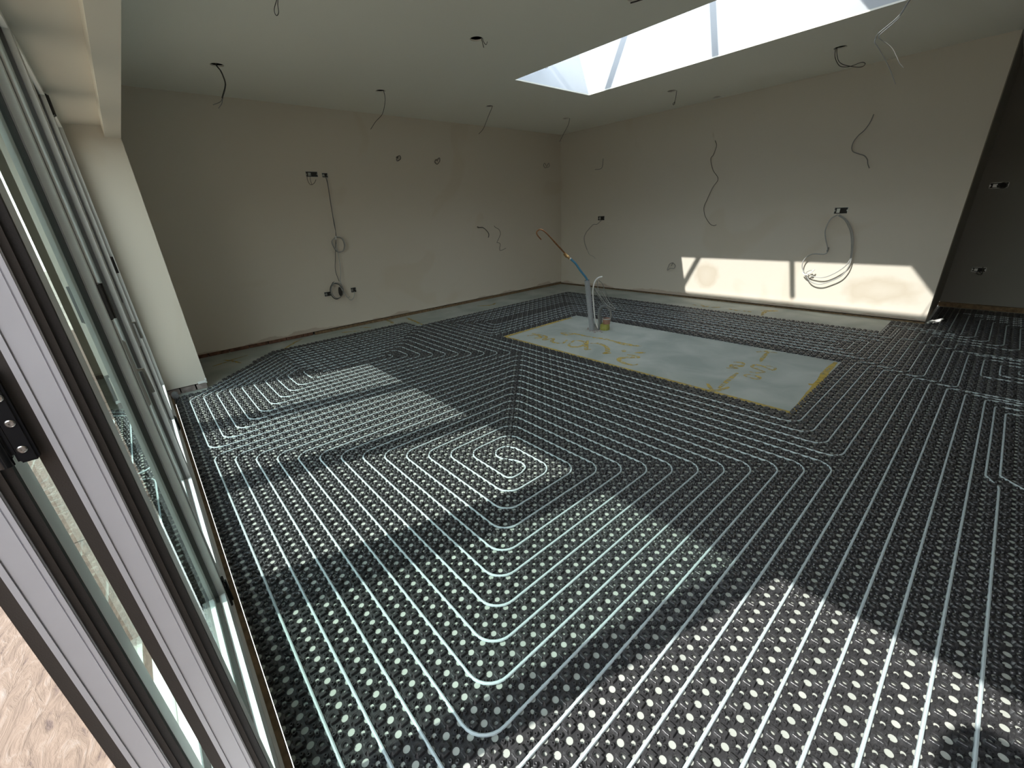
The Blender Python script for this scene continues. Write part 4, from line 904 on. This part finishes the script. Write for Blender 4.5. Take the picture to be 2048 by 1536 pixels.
MB().tube(catmull([[-1.345, 6.45, .50], [-1.30, 6.44, .47], [-1.26, 6.45, .50], [-1.22, 6.45, .54], [-1.25, 6.44, .50]], 5), .006, 8).build('tie', M['cable_w'], t_, smooth=True)
reparent(t_)
cable('cable_stub', [D['w10']], 'small tangle of wire left of the sunlit patch', .0045, 'cable_g')

# ------------------------------------------------------------------ services rising from the island slab
t_ = thing('service_conduit', 'leaning grey conduit standing in the hole of the island slab', 'conduit', (-2.835, 4.011, 0))
c0 = Vector(D['conduit'][0]); c1 = Vector(D['conduit'][3]); c0.z = -.01
b_ = MB(); b_.tube([c0, c0 * .7 + c1 * .3, c0 * .35 + c1 * .65, c1], .031, 20)
b_.f = [f for f in b_.f if len(f) < 20]; b_.mi = [0] * len(b_.f)
inn = MB(); inn.tube([c1, c1 * .9 + c0 * .1], .027, 20)
b_.build('tube', M['conduit'], t_, smooth=True)
q = MB(); ax = (c1 - c0).normalized(); q.lathe([(.031, 0), (.027, .001)], tuple(c1), 20, cap=False); q.build('rim', M['conduit'], t_)
inn.build('tube_shade_plug', M['dark'], t_, smooth=True)  # dark plug in the mouth stands in for the shade inside the conduit
reparent(t_)
t_ = thing('water_pipe', 'blue water pipe with hooked copper end rising out of the conduit', 'pipe', tuple(c1))
blue = [c1 - ax * .08, c1 + ax * .01, Vector((-2.936, 3.893, .73)), Vector((-2.975, 3.848, .815)), Vector((-3.021, 3.794, .882))]
MB().tube(catmull(blue, 8), .0125, 14).build('blue_pipe', M['blue'], t_, smooth=True)
MB().tube(catmull([Vector(p) for p in D['copper']], 8), [.0088] * 14 + [.0070] * 60, 12).build('copper_tail', M['copper'], t_, smooth=True)
fa, fb = Vector(D['fitting'][0]), Vector(D['fitting'][1])
MB().tube([fa - (fb - fa) * .15, fa, fa + (fb - fa) * .35, fa + (fb - fa) * .4, fb], [.015, .0155, .0155, .0125, .0125], 12).build('fitting', M['brass'], t_, smooth=True)
MB().tube([fa, fa * .6 + fb * .4 + Vector((-.012, -.012, -.012)), Vector(D['fitting2'][1])], .006, 8).build('lever', M['brass'], t_, smooth=True)
MB().tube([fa + Vector((.004, .004, -.006)), fa + Vector((.012, .012, -.014))], .0150, 12).build('collar', M['film'], t_, smooth=True)
reparent(t_)
cable('service_cable', [[[-2.79, 4.06, -.005]] + D['white']], 'stiff white cable bowed over beside the grey conduit', .0082, 'cable_w')
t_ = thing('service_cable', 'tangle of thin grey wires behind the conduit', 'cable', (-2.79, 4.07, 0))
for n_ in ('g1', 'g2', 'g4'): MB().tube(catmull([Vector(p) for p in D[n_]], 6), .0036, 8).build('wire', M['cable_g'], t_, smooth=True)
MB().tube(catmull([Vector(p) + Vector((.01, .012, .01)) for p in D['g1']], 6), .0032, 8).build('wire', M['cable_l'], t_, smooth=True)
MB().tube(catmull([Vector((-2.79, 4.08, 0))] + [Vector(p) for p in D['g3']], 6), .010, 8).build('wire', M['cable_g'], t_, smooth=True)
MB().tube(catmull([Vector((-2.775, 4.09, 0)), Vector((-2.775, 4.09, .12)), Vector((-2.785, 4.08, .22)), Vector((-2.77, 4.10, .285)), Vector((-2.735, 4.14, .29))], 6), .022, 12).build('duct', M['wrap'], t_, smooth=True)
reparent(t_)
t_ = thing('pipe_collar', 'stacked green and terracotta collar on the slab behind the conduit', 'collar', (-2.725, 4.14, 0))
b_ = MB(); b_.lathe([(.062, 0), (.064, .03), (.060, .048)], (-2.735, 4.13, 0), 24); b_.build('base_ring', M['green'], t_, smooth=True)
b_ = MB(); b_.lathe([(.060, .045), (.062, .075)], (-2.735, 4.13, 0), 24); b_.build('tape_ring', M['green'], t_, smooth=True)
b_ = MB(); b_.lathe([(.044, .073), (.046, .11), (.052, .125), (.052, .140), (.044, .140), (.038, .12), (.036, .09)], (-2.72, 4.145, 0), 24); b_.build('collar_cup', M['terracotta'], t_, smooth=True)
b_ = MB(); b_.lathe([(.0525, .132), (.0525, .142), (.044, .142)], (-2.72, 4.145, 0), 24, cap=False); b_.build('rim', M['cable_l'], t_, smooth=True)
reparent(t_)
# rough mortar round the service hole, dust and chips
b_ = MB()
for k in range(26):
    a = random.uniform(0, 6.28); r_ = random.uniform(.02, .11); x, y = -2.80 + r_ * math.cos(a) * 1.3, 4.03 + r_ * math.sin(a); s_ = random.uniform(.006, .016)
    b_.lathe([(s_, 0), (s_ * .7, s_ * .45), (s_ * .2, s_ * .6)], (x, y, 0), 6)
tag(b_.build('mortar_crumbs', M['concrete']), 'loose mortar crumbs around the conduit foot', 'rubble', kind='stuff')
b_ = MB(); b_.add([(-2.83, 4.00, .001), (-2.755, 4.05, .001), (-2.79, 4.09, .001), (-2.83, 4.05, .085), (-2.80, 4.02, .05)], [(0, 1, 4), (1, 2, 4), (2, 3, 4), (3, 0, 4), (0, 2, 1), (0, 3, 2)])
tag(b_.build('slate_shard', M['cable_g']), 'grey pointed shard leaning at the foot of the conduit', 'shard')
# crumpled offcuts beside the wall end
b_ = MB()
b_.tube([(-.04, 6.50, .018), (-.01, 6.55, .035), (.03, 6.56, .028), (.05, 6.62, .045), (.06, 6.72, .03)], .012, 6, smooth_in=3); b_.tube([(-.02, 6.52, .03), (.05, 6.60, .05), (.03, 6.66, .03)], .008, 6, smooth_in=3)
tag(b_.build('sheet_scrap', M['film'], smooth=True), 'crumpled white scrap on the mat at the end of the right wall', 'scrap')
b_ = MB(); b_.lathe([(.026, 0), (.026, .07)], (-4.33, -.085, .03), 14, 'X')
tag(b_.build('pipe_offcut', M['conduit'], smooth=True), 'short grey pipe offcut at the foot of the door jamb', 'pipe offcut')

# ------------------------------------------------------------------ the person standing behind the camera, whose shadow falls on the mat
def skin_mesh(name, verts, edges, m, parent, root_i=0, sub=2):
    me = bpy.data.meshes.new(name); me.from_pydata([v[:3] for v in verts], edges, []); o = bpy.data.objects.new(name, me); COL.objects.link(o)
    me.materials.append(m); o.modifiers.new('skin', 'SKIN'); sb = o.modifiers.new('sub', 'SUBSURF'); sb.levels = 1; sb.render_levels = sub
    if not me.skin_vertices: 
        bm = bmesh.new(); bm.from_mesh(me); bm.verts.layers.skin.verify(); bm.to_mesh(me); bm.free()
    for i, v in enumerate(verts):
        sv = me.skin_vertices[0].data[i]; sv.radius = (v[3], v[4] if len(v) > 4 else v[3]); sv.use_root = (i == root_i)
    o.parent = parent; return o
px, py = .215, -.285                     # standing spot; the body faces the room corner
F_ = Vector((-.76, .65, 0)).normalized(); S_ = Vector((F_.y, -F_.x, 0))   # forward, to its right
def B_(f, s_, z, *r): return (px + F_.x * f + S_.x * s_, py + F_.y * f + S_.y * s_, z) + r
per = thing('person', 'person in dark clothes standing in the open doorway holding a phone', 'person', (px, py, 0))
fwd = Vector((-.7037, .6015, -.3782)); rgt = Vector((.6641, .7461, -.0490)); upv = Vector((-.2527, .2856, .9244)); cc = Vector((.311, -.0374, 1.3832))
pc = cc - fwd * .020 + rgt * (-.055) - upv * .022
WR = tuple(pc + rgt * .13 - upv * .075 - fwd * .045); WL = tuple(pc - rgt * .13 - upv * .075 - fwd * .045)
V = [B_(-.02, 0, .97, .135, .11), B_(-.03, 0, 1.16, .125, .10), B_(-.05, 0, 1.36, .155, .10), B_(-.05, 0, 1.51, .13, .08), B_(-.03, 0, 1.59, .058), B_(-.01, 0, 1.65, .055),
     B_(-.04, .18, 1.51, .065), B_(-.06, .25, 1.26, .045), WR + (.032,), B_(-.04, -.18, 1.51, .065), B_(-.08, -.25, 1.26, .045), WL + (.032,),
     B_(-.02, .10, .88, .09), B_(-.02, .12, .50, .06), B_(-.05, .13, .10, .042), B_(.08, .15, .03, .035), B_(-.02, -.10, .88, .09), B_(-.02, -.12, .50, .06), B_(-.05, -.13, .10, .042), B_(.08, -.15, .03, .035)]
E_ = [(0, 1), (1, 2), (2, 3), (3, 4), (4, 5), (3, 6), (6, 7), (7, 8), (3, 9), (9, 10), (10, 11), (0, 12), (12, 13), (13, 14), (14, 15), (0, 16), (16, 17), (17, 18), (18, 19)]
skin_mesh('body', V, E_, mat('dark clothing', (0.03, 0.035, 0.05), .9), per)
skinm = mat('skin', (0.55, 0.33, 0.24), .55)
hd = MB(); c_ = Vector(B_(.02, 0, 1.735))
prof = [(.0, -.115), (.045, -.108), (.062, -.08), (.070, -.04), (.076, .0), (.078, .04), (.070, .075), (.05, .10), (.022, .112), (.0, .115)]
hd.lathe([(max(r_ * 1.1, .001), z_ * 1.05) for r_, z_ in prof], tuple(c_), 20)
nose = c_ + F_ * .078; hd.tube([nose + Vector((0, 0, .02)), nose + F_ * .018 + Vector((0, 0, -.018)), nose - F_ * .008 + Vector((0, 0, -.028))], [.008, .012, .008], 8)
for sg in (1, -1): hd.tube([c_ + S_ * .074 * sg + Vector((0, 0, .02)), c_ + S_ * .086 * sg, c_ + S_ * .074 * sg + Vector((0, 0, -.03))], .010, 8)
h_ = hd.build('head', skinm, per, smooth=True)
ey = MB()
for sg in (1, -1): ey.lathe([(.001, -.009), (.009, -.004), (.009, .004), (.001, .009)], tuple(c_ + F_ * .068 + S_ * .03 * sg + Vector((0, 0, .012))), 10)
ey.build('eyes', M['cable_w'], h_, smooth=True)
mo = MB(); mo.tube([c_ + F_ * .068 + S_ * .02 + Vector((0, 0, -.05)), c_ + F_ * .073 + Vector((0, 0, -.05)), c_ + F_ * .068 - S_ * .02 + Vector((0, 0, -.05))], .005, 8); mo.build('mouth', M['terracotta'], h_, smooth=True)
hr = MB(); hr.lathe([(.090, -.02), (.098, .02), (.100, .06), (.090, .095), (.066, .122), (.03, .136), (.002, .139)], tuple(c_ - F_ * .008), 20); hr.build('hair', mat('brown hair', (0.05, 0.03, 0.02), .6), per, smooth=True)
ph = MB()
def P3(a, b_, d_): return tuple(pc + rgt * a + upv * b_ + fwd * d_)
ph.add([P3(a, b_, d_) for d_ in (-.004, .004) for a, b_ in ((-.073, -.036), (.073, -.036), (.073, .036), (-.073, .036))], [(0, 3, 2, 1), (4, 5, 6, 7), (0, 1, 5, 4), (1, 2, 6, 5), (2, 3, 7, 6), (3, 0, 4, 7)])
tag(ph.build('phone', M['hinge']), 'slim black phone held up in both hands of the person', 'phone')
for sg, nm in ((1, 'hand'), (-1, 'hand')):
    wr = Vector(V[8][:3]) if sg > 0 else Vector(V[11][:3]); tgt = pc + rgt * (.078 * sg) - upv * .035 - fwd * .012
    palm = wr.lerp(tgt, .55); vs = [tuple(wr) + (.028, .02), tuple(palm) + (.036, .016)]; es = [(0, 1)]
    for k in range(4):
        base = palm + upv * (.012 * (k - 1.5)) + rgt * .012 * sg; L_ = (.030, .034, .033, .026)[k]
        k1 = base + (rgt * .45 * sg + fwd * .35).normalized() * L_; k2 = k1 + (fwd * .6 - rgt * .6 * sg).normalized() * L_ * .6 - fwd * .03
        o = len(vs); vs += [tuple(base) + (.009,), tuple(k1) + (.0085,), tuple(k2) + (.0075,)]; es += [(1, o), (o, o + 1), (o + 1, o + 2)]
    o = len(vs); t1 = palm - rgt * .02 * sg + upv * .02 - fwd * .012; vs += [tuple(t1) + (.011,), tuple(t1 - rgt * .022 * sg + upv * .012) + (.009,)]; es += [(1, o), (o, o + 1)]
    skin_mesh(nm, [tuple(v) for v in vs], es, skinm, per, 0, 1)
reparent(per)
